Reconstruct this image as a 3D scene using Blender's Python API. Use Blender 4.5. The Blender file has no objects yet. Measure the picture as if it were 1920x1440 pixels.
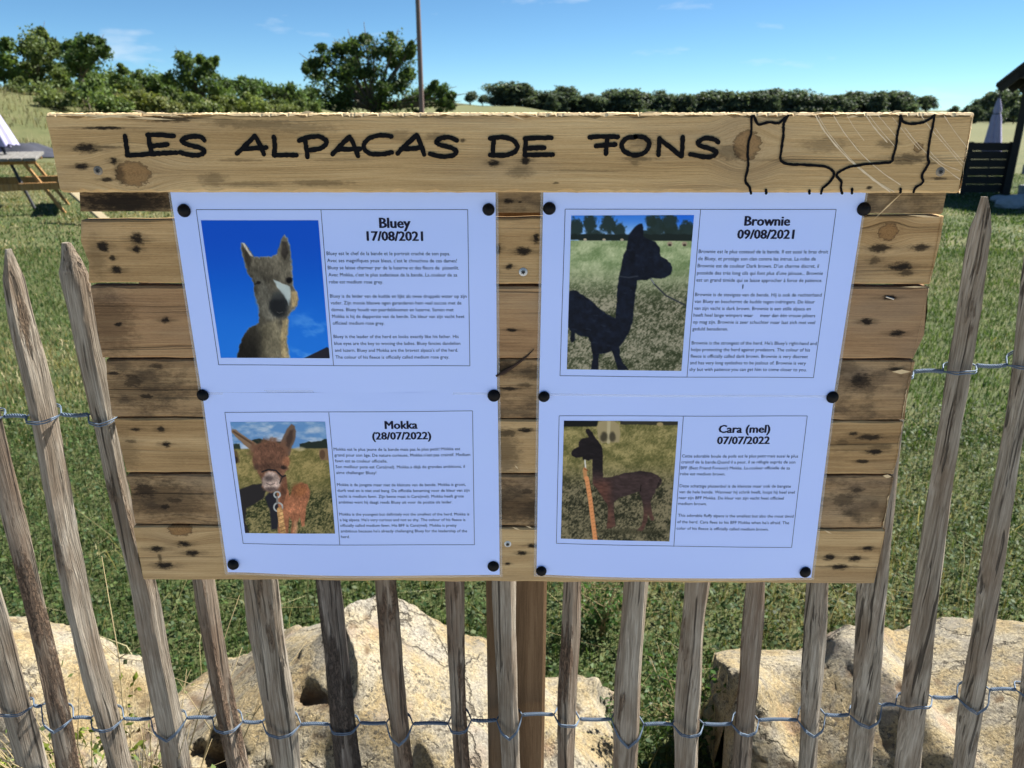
import bpy, bmesh, math, random
import numpy as np
from mathutils import Vector, Matrix

R = math.radians
# ------------------------------------------------------------------ camera, world, sun, exposure
scene = bpy.context.scene
COL = scene.collection
H = 1.35                      # camera height above the lawn (m)
FPX = 1455.0                  # focal length in pixels of the 1920 px wide photograph
PITCH = math.atan(515.0 / FPX)
CT, ST = math.cos(PITCH), math.sin(PITCH)

cam_data = bpy.data.cameras.new('camera')
cam = bpy.data.objects.new('camera', cam_data)
COL.objects.link(cam)
cam.location = (0, 0, H)
cam.rotation_euler = (math.pi / 2 - PITCH, 0, 0)
cam_data.sensor_width = 36.0
cam_data.lens = FPX / 1920 * 36.0
cam_data.clip_start = 0.02
cam_data.clip_end = 5000
cam_data.dof.use_dof = True
cam_data.dof.focus_distance = 0.80
cam_data.dof.aperture_fstop = 13.0
scene.camera = cam

SUN_EL, SUN_AZ = R(48), R(62)          # azimuth from +Y (away from the camera) towards +X
sdir = Vector((math.sin(SUN_AZ) * math.cos(SUN_EL), math.cos(SUN_AZ) * math.cos(SUN_EL), math.sin(SUN_EL)))

world = bpy.data.worlds.new('World')
scene.world = world
world.use_nodes = True
wt = world.node_tree
wt.nodes.clear()
w_out = wt.nodes.new('ShaderNodeOutputWorld')
w_bg = wt.nodes.new('ShaderNodeBackground')
w_bg.inputs['Strength'].default_value = 0.05
w_sky = wt.nodes.new('ShaderNodeTexSky')
w_sky.sky_type = 'NISHITA'
w_sky.sun_disc = False
w_sky.sun_elevation = SUN_EL
w_sky.sun_rotation = SUN_AZ
w_sky.altitude = 4500
w_sky.air_density = 1.0
w_sky.dust_density = 0.0
w_sky.ozone_density = 4.0
# a few thin wisps of cloud high on the left
w_tc = wt.nodes.new('ShaderNodeTexCoord')
w_map = wt.nodes.new('ShaderNodeMapping')
w_map.inputs['Scale'].default_value = (2.2, 2.2, 9.0)
w_map.inputs['Location'].default_value = (0.55, 0.2, 0.1)
w_noise = wt.nodes.new('ShaderNodeTexNoise')
w_noise.inputs['Scale'].default_value = 3.2
w_noise.inputs['Detail'].default_value = 7
w_noise.inputs['Roughness'].default_value = 0.55
w_ramp = wt.nodes.new('ShaderNodeMapRange')
w_ramp.inputs['From Min'].default_value = 0.60
w_ramp.inputs['From Max'].default_value = 0.80
w_ramp.inputs['To Max'].default_value = 0.55
w_mix = wt.nodes.new('ShaderNodeMix')
w_mix.data_type = 'RGBA'
w_mix.inputs['B'].default_value = (7.0, 7.4, 7.8, 1)
w_rot = wt.nodes.new('ShaderNodeMapping')
w_rot.inputs['Rotation'].default_value = (0, 0, R(-8.6))
wt.links.new(w_tc.outputs['Generated'], w_rot.inputs['Vector'])
wt.links.new(w_rot.outputs['Vector'], w_map.inputs['Vector'])
wt.links.new(w_map.outputs['Vector'], w_noise.inputs['Vector'])
wt.links.new(w_noise.outputs['Fac'], w_ramp.inputs['Value'])
wt.links.new(w_ramp.outputs['Result'], w_mix.inputs['Factor'])
w_tint = wt.nodes.new('ShaderNodeMix')
w_tint.data_type = 'RGBA'; w_tint.blend_type = 'MULTIPLY'
w_tint.inputs['Factor'].default_value = 1.0
w_tint.inputs['B'].default_value = (.68, .90, .93, 1)
wt.links.new(w_sky.outputs['Color'], w_tint.inputs['A'])
wt.links.new(w_tint.outputs['Result'], w_mix.inputs['A'])
wt.links.new(w_mix.outputs['Result'], w_bg.inputs['Color'])
wt.links.new(w_bg.outputs['Background'], w_out.inputs['Surface'])

sun_data = bpy.data.lights.new('sun', 'SUN')
sun_data.energy = 5.0
sun_data.angle = R(0.53)
sun_data.color = (1.0, 0.95, 0.87)
sun = bpy.data.objects.new('sun', sun_data)
COL.objects.link(sun)
sun.rotation_euler = (-sdir).to_track_quat('-Z', 'Y').to_euler()
sun.location = (6, 4, 8)

scene.view_settings.view_transform = 'Standard'
scene.view_settings.look = 'None'
scene.view_settings.exposure = 1.52
scene.view_settings.gamma = 1.0
scene.view_settings.use_curve_mapping = False
scene.cycles.max_bounces = 8
scene.cycles.transparent_max_bounces = 12

# ------------------------------------------------------------------ helpers
rng = np.random.default_rng(7)
random.seed(7)


def ray(u, v):
    x = (u - 960.0) / FPX
    y = (720.0 - v) / FPX
    return x, CT + y * ST, -ST + y * CT


def P(u, v, Y):
    """point of the plane y = Y seen at pixel (u, v) of the 1920x1440 photograph"""
    x, dy, dz = ray(u, v)
    t = Y / dy
    return Vector((x * t, Y, H + dz * t))


def proj_v(y, z):
    r = (z - H) / y
    yy = (r * CT + ST) / (CT - r * ST)
    return 720.0 - yy * FPX


def pxm(v, Y):
    """metres per photograph pixel on the plane y = Y at row v"""
    return Y / ray(960, v)[1] / FPX


def lin(c):
    out = []
    for k in c[:3]:
        k = k / 255.0
        out.append(k / 12.92 if k <= 0.04045 else ((k + 0.055) / 1.055) ** 2.4)
    return tuple(out)


def tag(o, label=None, cat=None, group=None, kind=None):
    if label: o['label'] = label
    if cat: o['category'] = cat
    if group: o['group'] = group
    if kind: o['kind'] = kind
    return o


def root(name, loc, label, cat, group=None, rotz=0.0):
    o = bpy.data.objects.new(name, None)
    o.empty_display_size = 0.05
    COL.objects.link(o)
    o.location = loc
    o.rotation_euler = (0, 0, rotz)
    return tag(o, label, cat, group)


def obj(name, me, parent=None, mats=None, loc=None, rot=None):
    o = bpy.data.objects.new(name, me)
    COL.objects.link(o)
    if mats is not None and len(me.materials) == 0:
        for m in (mats if isinstance(mats, (list, tuple)) else [mats]):
            me.materials.append(m)
    if parent is not None:
        o.parent = parent
    if loc is not None: o.location = loc
    if rot is not None: o.rotation_euler = rot
    return o


def mesh_np(name, verts, faces, smooth=False, sharp=None):
    """verts (n,3) array; faces: (m,k) int array of one face size"""
    me = bpy.data.meshes.new(name)
    verts = np.asarray(verts, dtype=np.float32)
    faces = np.asarray(faces, dtype=np.int32)
    n, m, k = len(verts), len(faces), faces.shape[1]
    me.vertices.add(n)
    me.vertices.foreach_set('co', verts.ravel())
    me.loops.add(m * k)
    me.loops.foreach_set('vertex_index', faces.ravel())
    me.polygons.add(m)
    me.polygons.foreach_set('loop_start', np.arange(0, m * k, k, dtype=np.int32))
    me.polygons.foreach_set('loop_total', np.full(m, k, dtype=np.int32))
    me.update(calc_edges=True)
    me.validate()
    if smooth:
        me.polygons.foreach_set('use_smooth', np.ones(len(me.polygons), dtype=bool))
    if sharp is not None:
        me.set_sharp_from_angle(angle=R(sharp))
    return me


def mesh_py(name, verts, faces, smooth=False, sharp=None):
    me = bpy.data.meshes.new(name)
    me.from_pydata([tuple(v) for v in verts], [], faces)
    me.update()
    if smooth:
        me.polygons.foreach_set('use_smooth', np.ones(len(me.polygons), dtype=bool))
    if sharp is not None:
        me.set_sharp_from_angle(angle=R(sharp))
    return me


def set_color(me, name, cols):
    a = me.color_attributes.new(name, 'FLOAT_COLOR', 'POINT')
    c = np.ones((len(me.vertices), 4), dtype=np.float32)
    c[:, :cols.shape[1]] = cols
    a.data.foreach_set('color', c.ravel())


class MB:
    """collects simple solids into one mesh"""
    def __init__(self):
        self.v, self.f = [], []

    def add(self, vs, fs):
        b = len(self.v)
        self.v += [tuple(x) for x in vs]
        self.f += [tuple(i + b for i in f) for f in fs]
        return self

    def box(self, c, s, rot=None, bev=0.0):
        hx, hy, hz = s[0] / 2, s[1] / 2, s[2] / 2
        b = min(bev, hx * .45, hy * .45, hz * .45)
        vs, fs = [], []
        if b <= 0:
            for sx in (-1, 1):
                for sy in (-1, 1):
                    for sz in (-1, 1):
                        vs.append(Vector((sx * hx, sy * hy, sz * hz)))
            fs = [(0, 1, 3, 2), (4, 6, 7, 5), (0, 4, 5, 1), (2, 3, 7, 6), (0, 2, 6, 4), (1, 5, 7, 3)]
        else:
            bm = bmesh.new()
            bmesh.ops.create_cube(bm, size=1.0)
            bmesh.ops.scale(bm, vec=(s[0], s[1], s[2]), verts=bm.verts)
            bmesh.ops.bevel(bm, geom=bm.edges[:], offset=b, segments=1, affect='EDGES')
            bm.verts.ensure_lookup_table()
            vs = [v.co.copy() for v in bm.verts]
            fs = [tuple(v.index for v in f.verts) for f in bm.faces]
            bm.free()
        if rot is not None:
            vs = [rot @ v for v in vs]
        c = Vector(c)
        return self.add([v + c for v in vs], fs)

    def beam(self, a, b, w, h, up=(0, 0, 1), bev=0.0):
        a, b = Vector(a), Vector(b)
        d = (b - a)
        L = d.length
        x = d.normalized()
        y = Vector(up).cross(x)
        if y.length < 1e-5: y = Vector((0, 1, 0)).cross(x)
        y.normalize()
        z = x.cross(y)
        rot = Matrix((x, y, z)).transposed()
        return self.box((a + b) / 2, (L, w, h), rot, bev)

    def tube(self, pts, r, n=8, caps=True):
        pts = [Vector(p) for p in pts]
        rs = r if isinstance(r, (list, tuple)) else [r] * len(pts)
        vs, fs = [], []
        prev = None
        for i, p in enumerate(pts):
            d = (pts[min(i + 1, len(pts) - 1)] - pts[max(i - 1, 0)])
            d = d.normalized() if d.length > 1e-9 else Vector((0, 0, 1))
            if prev is None:
                ref = Vector((0, 0, 1)) if abs(d.z) < .9 else Vector((1, 0, 0))
                x = ref.cross(d).normalized()
            else:
                x = (prev - d * prev.dot(d)).normalized()
            prev = x
            y = d.cross(x)
            for k in range(n):
                a = 2 * math.pi * k / n
                vs.append(p + (x * math.cos(a) + y * math.sin(a)) * rs[i])
        for i in range(len(pts) - 1):
            for k in range(n):
                k2 = (k + 1) % n
                fs.append((i * n + k, i * n + k2, (i + 1) * n + k2, (i + 1) * n + k))
        if caps:
            fs.append(tuple(range(n - 1, -1, -1)))
            fs.append(tuple((len(pts) - 1) * n + k for k in range(n)))
        return self.add(vs, fs)

    def mesh(self, name, smooth=False, sharp=None, origin=(0, 0, 0)):
        o = Vector(origin)
        return mesh_py(name, [Vector(v) - o for v in self.v], self.f, smooth, sharp)


# ---- numpy value noise
_perm = rng.permutation(4096)
_vals = rng.random(4096)


def _h(ix, iy, iz):
    return _vals[_perm[(_perm[(_perm[ix & 4095] + iy) & 4095] + iz) & 4095]]


def vnoise(x, y, z=0.0):
    x, y, z = np.broadcast_arrays(np.asarray(x, float), np.asarray(y, float), np.asarray(z, float))
    ix, iy, iz = np.floor(x).astype(int), np.floor(y).astype(int), np.floor(z).astype(int)
    fx, fy, fz = x - ix, y - iy, z - iz
    fx, fy, fz = [f * f * (3 - 2 * f) for f in (fx, fy, fz)]
    r = 0
    for dx in (0, 1):
        wx = fx if dx else 1 - fx
        for dy in (0, 1):
            wy = fy if dy else 1 - fy
            for dz in (0, 1):
                wz = fz if dz else 1 - fz
                r = r + wx * wy * wz * _h(ix + dx, iy + dy, iz + dz)
    return r


def fbm(x, y, z=0.0, oct=4):
    r, a, t = 0, 1.0, 0
    for k in range(oct):
        r = r + a * vnoise(x * 2 ** k + 17.3 * k, np.asarray(y) * 2 ** k + 5.1 * k, np.asarray(z) * 2 ** k + 3.7 * k)
        t += a
        a *= .5
    return r / t


def sstep(a, b, x):
    t = np.clip((np.asarray(x, float) - a) / (b - a), 0, 1)
    return t * t * (3 - 2 * t)


# ---- node helper
class NT:
    def __init__(self, name, rough=0.8):
        self.m = bpy.data.materials.new(name)
        self.m.use_nodes = True
        self.t = self.m.node_tree
        self.b = self.t.nodes['Principled BSDF']
        self.b.inputs['Roughness'].default_value = rough
        self.b.inputs['Specular IOR Level'].default_value = 0.3
        self.out = self.t.nodes['Material Output']

    def n(self, typ, **kw):
        nd = self.t.nodes.new('ShaderNode' + typ)
        for k, v in kw.items():
            if hasattr(nd, k):
                setattr(nd, k, v)
        return nd

    def set(self, sock, val):
        if isinstance(val, bpy.types.NodeSocket):
            self.t.links.new(val, sock)
        elif val is not None:
            try:
                sock.default_value = val
            except Exception:
                sock.default_value = (*val, 1.0)
        return sock

    def coord(self, kind='Object'):
        return self.n('TexCoord').outputs[kind]

    def mapping(self, vec, scale=(1, 1, 1), loc=(0, 0, 0), rot=(0, 0, 0)):
        nd = self.n('Mapping')
        self.set(nd.inputs['Vector'], vec)
        nd.inputs['Scale'].default_value = scale
        nd.inputs['Location'].default_value = loc
        nd.inputs['Rotation'].default_value = rot
        return nd.outputs['Vector']

    def noise(self, vec, scale=5, detail=4, rough=.5, dist=0.0, out='Fac'):
        nd = self.n('TexNoise')
        self.set(nd.inputs['Vector'], vec)
        nd.inputs['Scale'].default_value = scale
        nd.inputs['Detail'].default_value = detail
        nd.inputs['Roughness'].default_value = rough
        nd.inputs['Distortion'].default_value = dist
        return nd.outputs[out]

    def voro(self, vec, scale=5, out='Distance', feature='F1'):
        nd = self.n('TexVoronoi')
        nd.feature = feature
        self.set(nd.inputs['Vector'], vec)
        nd.inputs['Scale'].default_value = scale
        return nd.outputs[out]

    def rng(self, val, a, b, lo=0.0, hi=1.0, smooth=True):
        nd = self.n('MapRange')
        nd.interpolation_type = 'SMOOTHSTEP' if smooth else 'LINEAR'
        self.set(nd.inputs['Value'], val)
        nd.inputs['From Min'].default_value = a
        nd.inputs['From Max'].default_value = b
        nd.inputs['To Min'].default_value = lo
        nd.inputs['To Max'].default_value = hi
        return nd.outputs['Result']

    def math(self, op, a, b=None, clamp=False):
        nd = self.n('Math')
        nd.operation = op
        nd.use_clamp = clamp
        self.set(nd.inputs[0], a)
        if b is not None: self.set(nd.inputs[1], b)
        return nd.outputs[0]

    def vmath(self, op, a, b=None, out='Vector'):
        nd = self.n('VectorMath')
        nd.operation = op
        self.set(nd.inputs[0], a)
        if b is not None: self.set(nd.inputs[1], b)
        return nd.outputs[out]

    def mix(self, fac, a, b, blend='MIX'):
        nd = self.n('Mix')
        nd.data_type = 'RGBA'
        nd.blend_type = blend
        self.set(nd.inputs[0], fac)
        for s, v in ((nd.inputs[6], a), (nd.inputs[7], b)):
            if isinstance(v, (tuple, list)) and len(v) == 3: v = (*v, 1.0)
            self.set(s, v)
        return nd.outputs[2]

    def ramp(self, val, stops):
        nd = self.n('ValToRGB')
        self.set(nd.inputs['Fac'], val)
        el = nd.color_ramp.elements
        while len(el) < len(stops): el.new(0.5)
        for e, (p, c) in zip(el, stops):
            e.position = p
            e.color = (*c, 1.0) if len(c) == 3 else c
        return nd.outputs['Color']

    def attr(self, name, out='Color'):
        nd = self.n('Attribute')
        nd.attribute_name = name
        return nd.outputs[out]

    def objrand(self):
        return self.n('ObjectInfo').outputs['Random']

    def bump(self, height, strength=.4, dist=.002):
        nd = self.n('Bump')
        nd.inputs['Strength'].default_value = strength
        nd.inputs['Distance'].default_value = dist
        self.set(nd.inputs['Height'], height)
        self.t.links.new(nd.outputs['Normal'], self.b.inputs['Normal'])
        return nd

    def color(self, c):
        if isinstance(c, (tuple, list)) and len(c) == 3: c = (*c, 1.0)
        self.set(self.b.inputs['Base Color'], c)
        return self.m


def flat_mat(name, col, rough=.7, var=.12, scale=30, metal=0.0, bump=0.0):
    n = NT(name, rough)
    f = n.noise(n.coord(), scale, 4)
    n.color(n.mix(f, tuple(c * (1 - var) for c in col), tuple(min(1, c * (1 + var)) for c in col)))
    n.b.inputs['Metallic'].default_value = metal
    if bump: n.bump(f, bump, .003)
    return n.m


def wood_mat(name, dark, mid, light, spots=(), knots=(), grey=0.0, seed=0.0, streak=0.5, axis='x', mott=0.0):
    """sawn softwood: grain along x, nail stains (spots) and knots at given local x, z"""
    n = NT(name, .82)
    n.b.inputs['Specular IOR Level'].default_value = .10
    co0 = n.coord()
    co = co0
    for (x, z, rx, rz, st) in knots:          # grain flows round every knot
        dd = n.vmath('SUBTRACT', co0, (x, 0, z))
        lk = n.vmath('LENGTH', n.vmath('MULTIPLY', dd, (1 / rx, 0, 1 / rz)), out='Value')
        fo = n.n('VectorMath'); fo.operation = 'SCALE'
        n.set(fo.inputs[0], n.vmath('MULTIPLY', dd, (0, 0, -.75))); n.set(fo.inputs['Scale'], n.rng(lk, 3.6, .6))
        co = n.vmath('ADD', co, fo.outputs[0])
    g = (lambda a, b: (a, 40, b)) if axis == 'x' else ((lambda a, b: (b, b, a)) if axis == 'z' else (lambda a, b: (b, a, b)))
    warp = n.noise(n.mapping(co, g(4, 22), (seed, 1.7, 2.3)), 1, 3, out='Color')
    cw = n.vmath('ADD', co, n.vmath('MULTIPLY', n.vmath('SUBTRACT', warp, (.5, .5, .5)), (.02, .02, .012)))
    broad = n.noise(n.mapping(cw, g(2.2, 60), (seed * 3, 3, 1)), 1, 5, .55)
    fine = n.noise(n.mapping(cw, g(14, 900), (seed, 5, 2)), 1, 4, .65)
    lines = n.noise(n.mapping(cw, g(1.6, 190), (seed * 2, 9, 7)), 1, 3, .6)
    fleck = n.noise(n.mapping(co, g(260, 1500), (seed, 1, 2)), 1, 3, .7)
    tone = n.math('ADD', n.math('MULTIPLY', broad, .50), n.math('ADD', n.math('MULTIPLY', fine, .34), n.math('MULTIPLY', fleck, .16)))
    col = n.ramp(tone, [(0.34, dark), (0.50, mid), (0.64, light)])
    lm = n.rng(lines, .60, .74)
    col = n.mix(n.math('MULTIPLY', lm, streak), col, tuple(c * .42 for c in dark))
    blot = n.noise(n.mapping(co, g(5, 16), (seed, 2, 8)), 1, 4)
    col = n.mix(n.rng(blot, .48, .75, 0, .35 + grey), col, (.17, .145, .115))
    if mott:
        mo = n.noise(n.mapping(co, (30, 30, 60), (seed, 0, 4)), 1, 6, .7)
        col = n.mix(n.rng(mo, .45, .65, 0, mott), col, (.045, .034, .024))
    hgt = n.math('SUBTRACT', n.math('MULTIPLY', fine, .6), n.math('MULTIPLY', lm, .7))
    jit = n.vmath('MULTIPLY', n.vmath('SUBTRACT', n.noise(n.mapping(co0, g(130, 300)), 1, 6, .7, out='Color'), (.5, .5, .5)), (2.3, 0, 2.3))
    for (x, z, rx, rz, st) in knots:
        d = n.vmath('MULTIPLY', n.vmath('SUBTRACT', co0, (x, 0, z)), (1 / rx, 0, 1 / rz))
        ln = n.vmath('LENGTH', n.vmath('ADD', d, n.vmath('MULTIPLY', jit, (.55, 0, .55))), out='Value')
        ringv = n.math('SINE', n.math('MULTIPLY', ln, 26.0))
        rc = n.mix(n.rng(ringv, -.6, 1.6), (.27, .15, .06), (.15, .075, .03))
        col = n.mix(n.rng(ln, 1.0, .86, 0, st), col, rc)
        edge = n.math('MULTIPLY', n.rng(ln, .82, .98), n.rng(ln, 1.16, 1.0))
        col = n.mix(n.math('MULTIPLY', edge, .75), col, (.07, .037, .018))
        # grain flowing round the knot
        flow = n.math('SINE', n.math('MULTIPLY', ln, 21.0))
        col = n.mix(n.math('MULTIPLY', n.rng(flow, .2, 1, 0, .22), n.rng(ln, 2.3, 1.0)), col, tuple(c * .7 for c in dark))
    mask = None
    for (x, z, rx, rz, st) in spots:
        d = n.vmath('MULTIPLY', n.vmath('SUBTRACT', co0, (x, 0, z)), (1 / rx, 0, 1 / rz))
        dj = n.vmath('ADD', d, jit)
        ln = n.vmath('LENGTH', dj, out='Value')
        mk = n.rng(ln, 1.45, .45, 0, min(.97, st * 1.15))
        if rx > .003 and st > .55:            # halo drawn out along the fibres
            l2 = n.vmath('LENGTH', n.vmath('MULTIPLY', dj, (.48, 0, 1.25)), out='Value')
            mk = n.math('MAXIMUM', mk, n.rng(l2, 1.5, .2, 0, st * .55))
        mask = mk if mask is None else n.math('MAXIMUM', mask, mk)
    if mask is not None:
        col = n.mix(mask, col, (.010, .008, .007))
    n.color(col)
    n.bump(hgt, .8, .0014)
    return n.m


def leaf_mat(name, trans=.35, rough=.55):
    n = NT(name, rough)
    c = n.attr('tint')
    n.color(c)
    tr = n.n('BsdfTranslucent')
    n.set(tr.inputs['Color'], n.mix(1.0, c, (1.0, 1.0, .55), 'MULTIPLY'))
    mx = n.n('MixShader')
    mx.inputs[0].default_value = trans
    n.t.links.new(n.b.outputs[0], mx.inputs[1])
    n.t.links.new(tr.outputs[0], mx.inputs[2])
    n.t.links.new(mx.outputs[0], n.out.inputs['Surface'])
    return n.m


# ------------------------------------------------------------------ terrain
def gz(x, y):
    x = np.asarray(x, float)
    y = np.asarray(y, float)
    z = -0.30 * sstep(2.5, 8, x) * sstep(6, 15, y)
    z = z + 2.15 * sstep(21, 36, y) * sstep(-9, -23, x) * (1 - .4 * sstep(60, 120, y))
    z = z + 2.4 * sstep(70, 260, y) * (1 - sstep(-2, 24, x))
    z = z + (fbm(x * .5, y * .5) - .5) * .10 * sstep(3, 8, y)
    return z


def gz1(x, y):
    return float(gz(np.array([x]), np.array([y]))[0])


xs = np.sign(np.linspace(-1, 1, 181)) * (np.abs(np.linspace(-1, 1, 181)) ** 2.6) * 900
ys = np.concatenate([np.linspace(-6, 0, 8)[:-1], (np.linspace(0, 1, 200) ** 2.7) * 1500])
GX, GY = np.meshgrid(xs, ys)
GV = np.stack([GX, GY, gz(GX, GY)], -1).reshape(-1, 3)
nx, ny = len(xs), len(ys)
ii, jj = np.meshgrid(np.arange(nx - 1), np.arange(ny - 1))
a = (jj * nx + ii).ravel()
GF = np.stack([a, a + 1, a + nx + 1, a + nx], -1)
n = NT('ground_turf', .95)
co = n.coord()
big = n.noise(co, .35, 5, .6)
mid_ = n.noise(co, 3.0, 5, .65)
fin = n.noise(co, 45, 5, .7)
c = n.ramp(n.math('ADD', n.math('MULTIPLY', mid_, .5), n.math('MULTIPLY', fin, .5)),
           [(.30, (.026, .040, .013)), (.5, (.062, .082, .026)), (.68, (.135, .130, .055))])
c = n.mix(n.rng(big, .42, .66, 0, .6), c, (.145, .130, .060))
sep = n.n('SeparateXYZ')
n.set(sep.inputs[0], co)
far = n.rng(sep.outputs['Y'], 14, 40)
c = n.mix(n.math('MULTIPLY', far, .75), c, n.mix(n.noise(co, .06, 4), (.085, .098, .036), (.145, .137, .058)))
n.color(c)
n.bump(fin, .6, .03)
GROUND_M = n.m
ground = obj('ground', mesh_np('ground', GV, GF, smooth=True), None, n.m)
tag(ground, kind='structure')
# pale gravel added out of view on the near side, reflecting sun onto the board
n = NT('limestone_gravel', .95)
co = n.coord()
pb_ = n.voro(co, 60)
pn_ = n.noise(co, 9, 5, .6)
n.color(n.mix(n.rng(pb_, .1, .7), n.mix(pn_, (.56, .545, .52), (.64, .63, .61)), (.40, .385, .36)))
n.bump(pb_, .6, .01)
px2 = np.linspace(-14, 14, 57); py2 = np.linspace(-5.9, .62, 15)
PX2, PY2 = np.meshgrid(px2, py2)
PY2[-1] += (fbm(px2 * 1.3, 0 * px2, 3, 3) - .5) * .2
PZ2 = gz(PX2, PY2) + .006
i_, j_ = np.meshgrid(np.arange(56), np.arange(14)); a_ = (j_ * 57 + i_).ravel()
tag(obj('gravel_path', mesh_np('gravel_path', np.stack([PX2, PY2, PZ2], -1).reshape(-1, 3), np.stack([a_, a_ + 1, a_ + 58, a_ + 57], -1), True), None, n.m), kind='structure')

# ------------------------------------------------------------------ the sign: header board, planks, screws, post
YF = 0.746                                   # front face of the planks
YH = 0.722                                   # front face of the header board
SIGN_BASE = Vector((0.0, 0.80, 0.0))
sign = root('notice_board', SIGN_BASE, 'pallet wood notice board with hand painted title board, mounted on the picket fence', 'notice board')


def rough_plank(name, TL, TR, BR, BL, Y, th, segs, jit_top, jit_bot, jit_end, bev, seed):
    """board with a face quad given in x,z; edges wobble; cross-section is a chamfered rectangle"""
    r = np.random.default_rng(seed)
    vs = []
    wob_t = np.cumsum(r.normal(0, 1, segs + 1)); wob_t -= np.linspace(wob_t[0], wob_t[-1], segs + 1)
    wob_b = np.cumsum(r.normal(0, 1, segs + 1)); wob_b -= np.linspace(wob_b[0], wob_b[-1], segs + 1)
    wt_ = wob_t / (np.abs(wob_t).max() + 1e-6) * jit_top * .6 + r.normal(0, jit_top * .4, segs + 1)
    wb_ = wob_b / (np.abs(wob_b).max() + 1e-6) * jit_bot * .6 + r.normal(0, jit_bot * .4, segs + 1)
    sec = 10
    for i in range(segs + 1):
        s = i / segs
        top = Vector((TL[0] + (TR[0] - TL[0]) * s, TL[1] + (TR[1] - TL[1]) * s + wt_[i]))
        bot = Vector((BL[0] + (BR[0] - BL[0]) * s, BL[1] + (BR[1] - BL[1]) * s + wb_[i]))
        b = bev * (1 + r.uniform(-.5, .7))
        b2 = bev * (1 + r.uniform(-.5, .7))
        y0, y1 = Y, Y + th

        def at(f, extra=0):
            return top.x + (bot.x - top.x) * f + extra, top.y + (bot.y - top.y) * f
        hh = (top - bot).length
        e0, e1 = b / hh, b2 / hh
        ring = []
        jx = [r.normal(0, jit_end) if i in (0, segs) else 0 for _ in range(6)]
        for (f, y, k) in ((e0, y0, 0), (.33, y0, 1), (.66, y0, 2), (1 - e1, y0, 3), (1, y0 + b2, 4), (1, y1 - b2, 4), (1 - e1, y1, 3), (e0, y1, 0), (0, y1 - b, 5), (0, y0 + b, 5)):
            x, z = at(f, jx[k])
            ring.append((x, y, z))
        vs += ring
    fs = []
    for i in range(segs):
        for k in range(sec):
            k2 = (k + 1) % sec
            fs.append((i * sec + k, i * sec + k2, (i + 1) * sec + k2, (i + 1) * sec + k))
    fs.append(tuple(range(sec)))
    fs.append(tuple(segs * sec + k for k in range(sec - 1, -1, -1)))
    vs = [Vector(v) - SIGN_BASE for v in vs]
    me = mesh_py(name, vs, fs)
    bm = bmesh.new(); bm.from_mesh(me)
    bmesh.ops.recalc_face_normals(bm, faces=bm.faces)
    bm.to_mesh(me); bm.free()
    return me


def q(u, v, Y):
    p = P(u, v, Y)
    return (p.x, p.z)


def loc_spot(u, v, rx, rz, st, Y):
    p = P(u, v, Y) - SIGN_BASE
    s = pxm(v, Y)
    return (p.x, p.z, max(rx * s, .0006), max(rz * s, .0006), st)


# stains measured in photograph pixels: (u, v, half width, half height, strength)
header_spots = [
    (163, 278, 26, 9, .85), (190, 276, 40, 3, .6), (152, 312, 14, 6, .85), (213, 302, 8, 7, .95), (200, 337, 13, 4, .8),
    (196, 240, 44, 3, .9), (318, 224, 46, 5, .75), (483, 233, 80, 8, .42), (560, 240, 70, 9, .35), (425, 228, 30, 6, .4),
    (224, 325, 9, 18, .5), (400, 337, 26, 12, .38), (470, 345, 60, 5, .35), (600, 343, 55, 6, .4), (450, 300, 45, 3, .35),
    (926, 306, 11, 7, .85), (985, 301, 9, 8, .85), (975, 322, 24, 12, .4), (820, 257, 22, 9, .4), (868, 263, 5, 4, .7),
    (750, 254, 24, 10, .3), (1205, 267, 26, 12, .38), (1200, 298, 34, 4, .5), (1190, 305, 10, 6, .4), (1042, 343, 6, 2, .6),
    (1365, 285, 26, 14, .45), (1380, 292, 10, 8, .5), (1545, 272, 44, 13, .32), (1550, 262, 12, 9, .3), (1665, 270, 22, 8, .42),
    (1705, 297, 34, 9, .62), (1722, 280, 10, 12, .3), (1760, 335, 16, 3, .7), (1695, 305, 26, 4, .5), (1630, 352, 5, 4, .8),
    (1745, 306, 14, 3, .5), (1690, 228, 10, 3, .4), (640, 300, 60, 3, .25), (1100, 320, 70, 3, .25), (1460, 300, 60, 3, .25)]
header_knots = [(250, 326, 31, 22, .8), (1400, 273, 25, 26, .75), (1722, 276, 8, 9, .5)]
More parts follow.
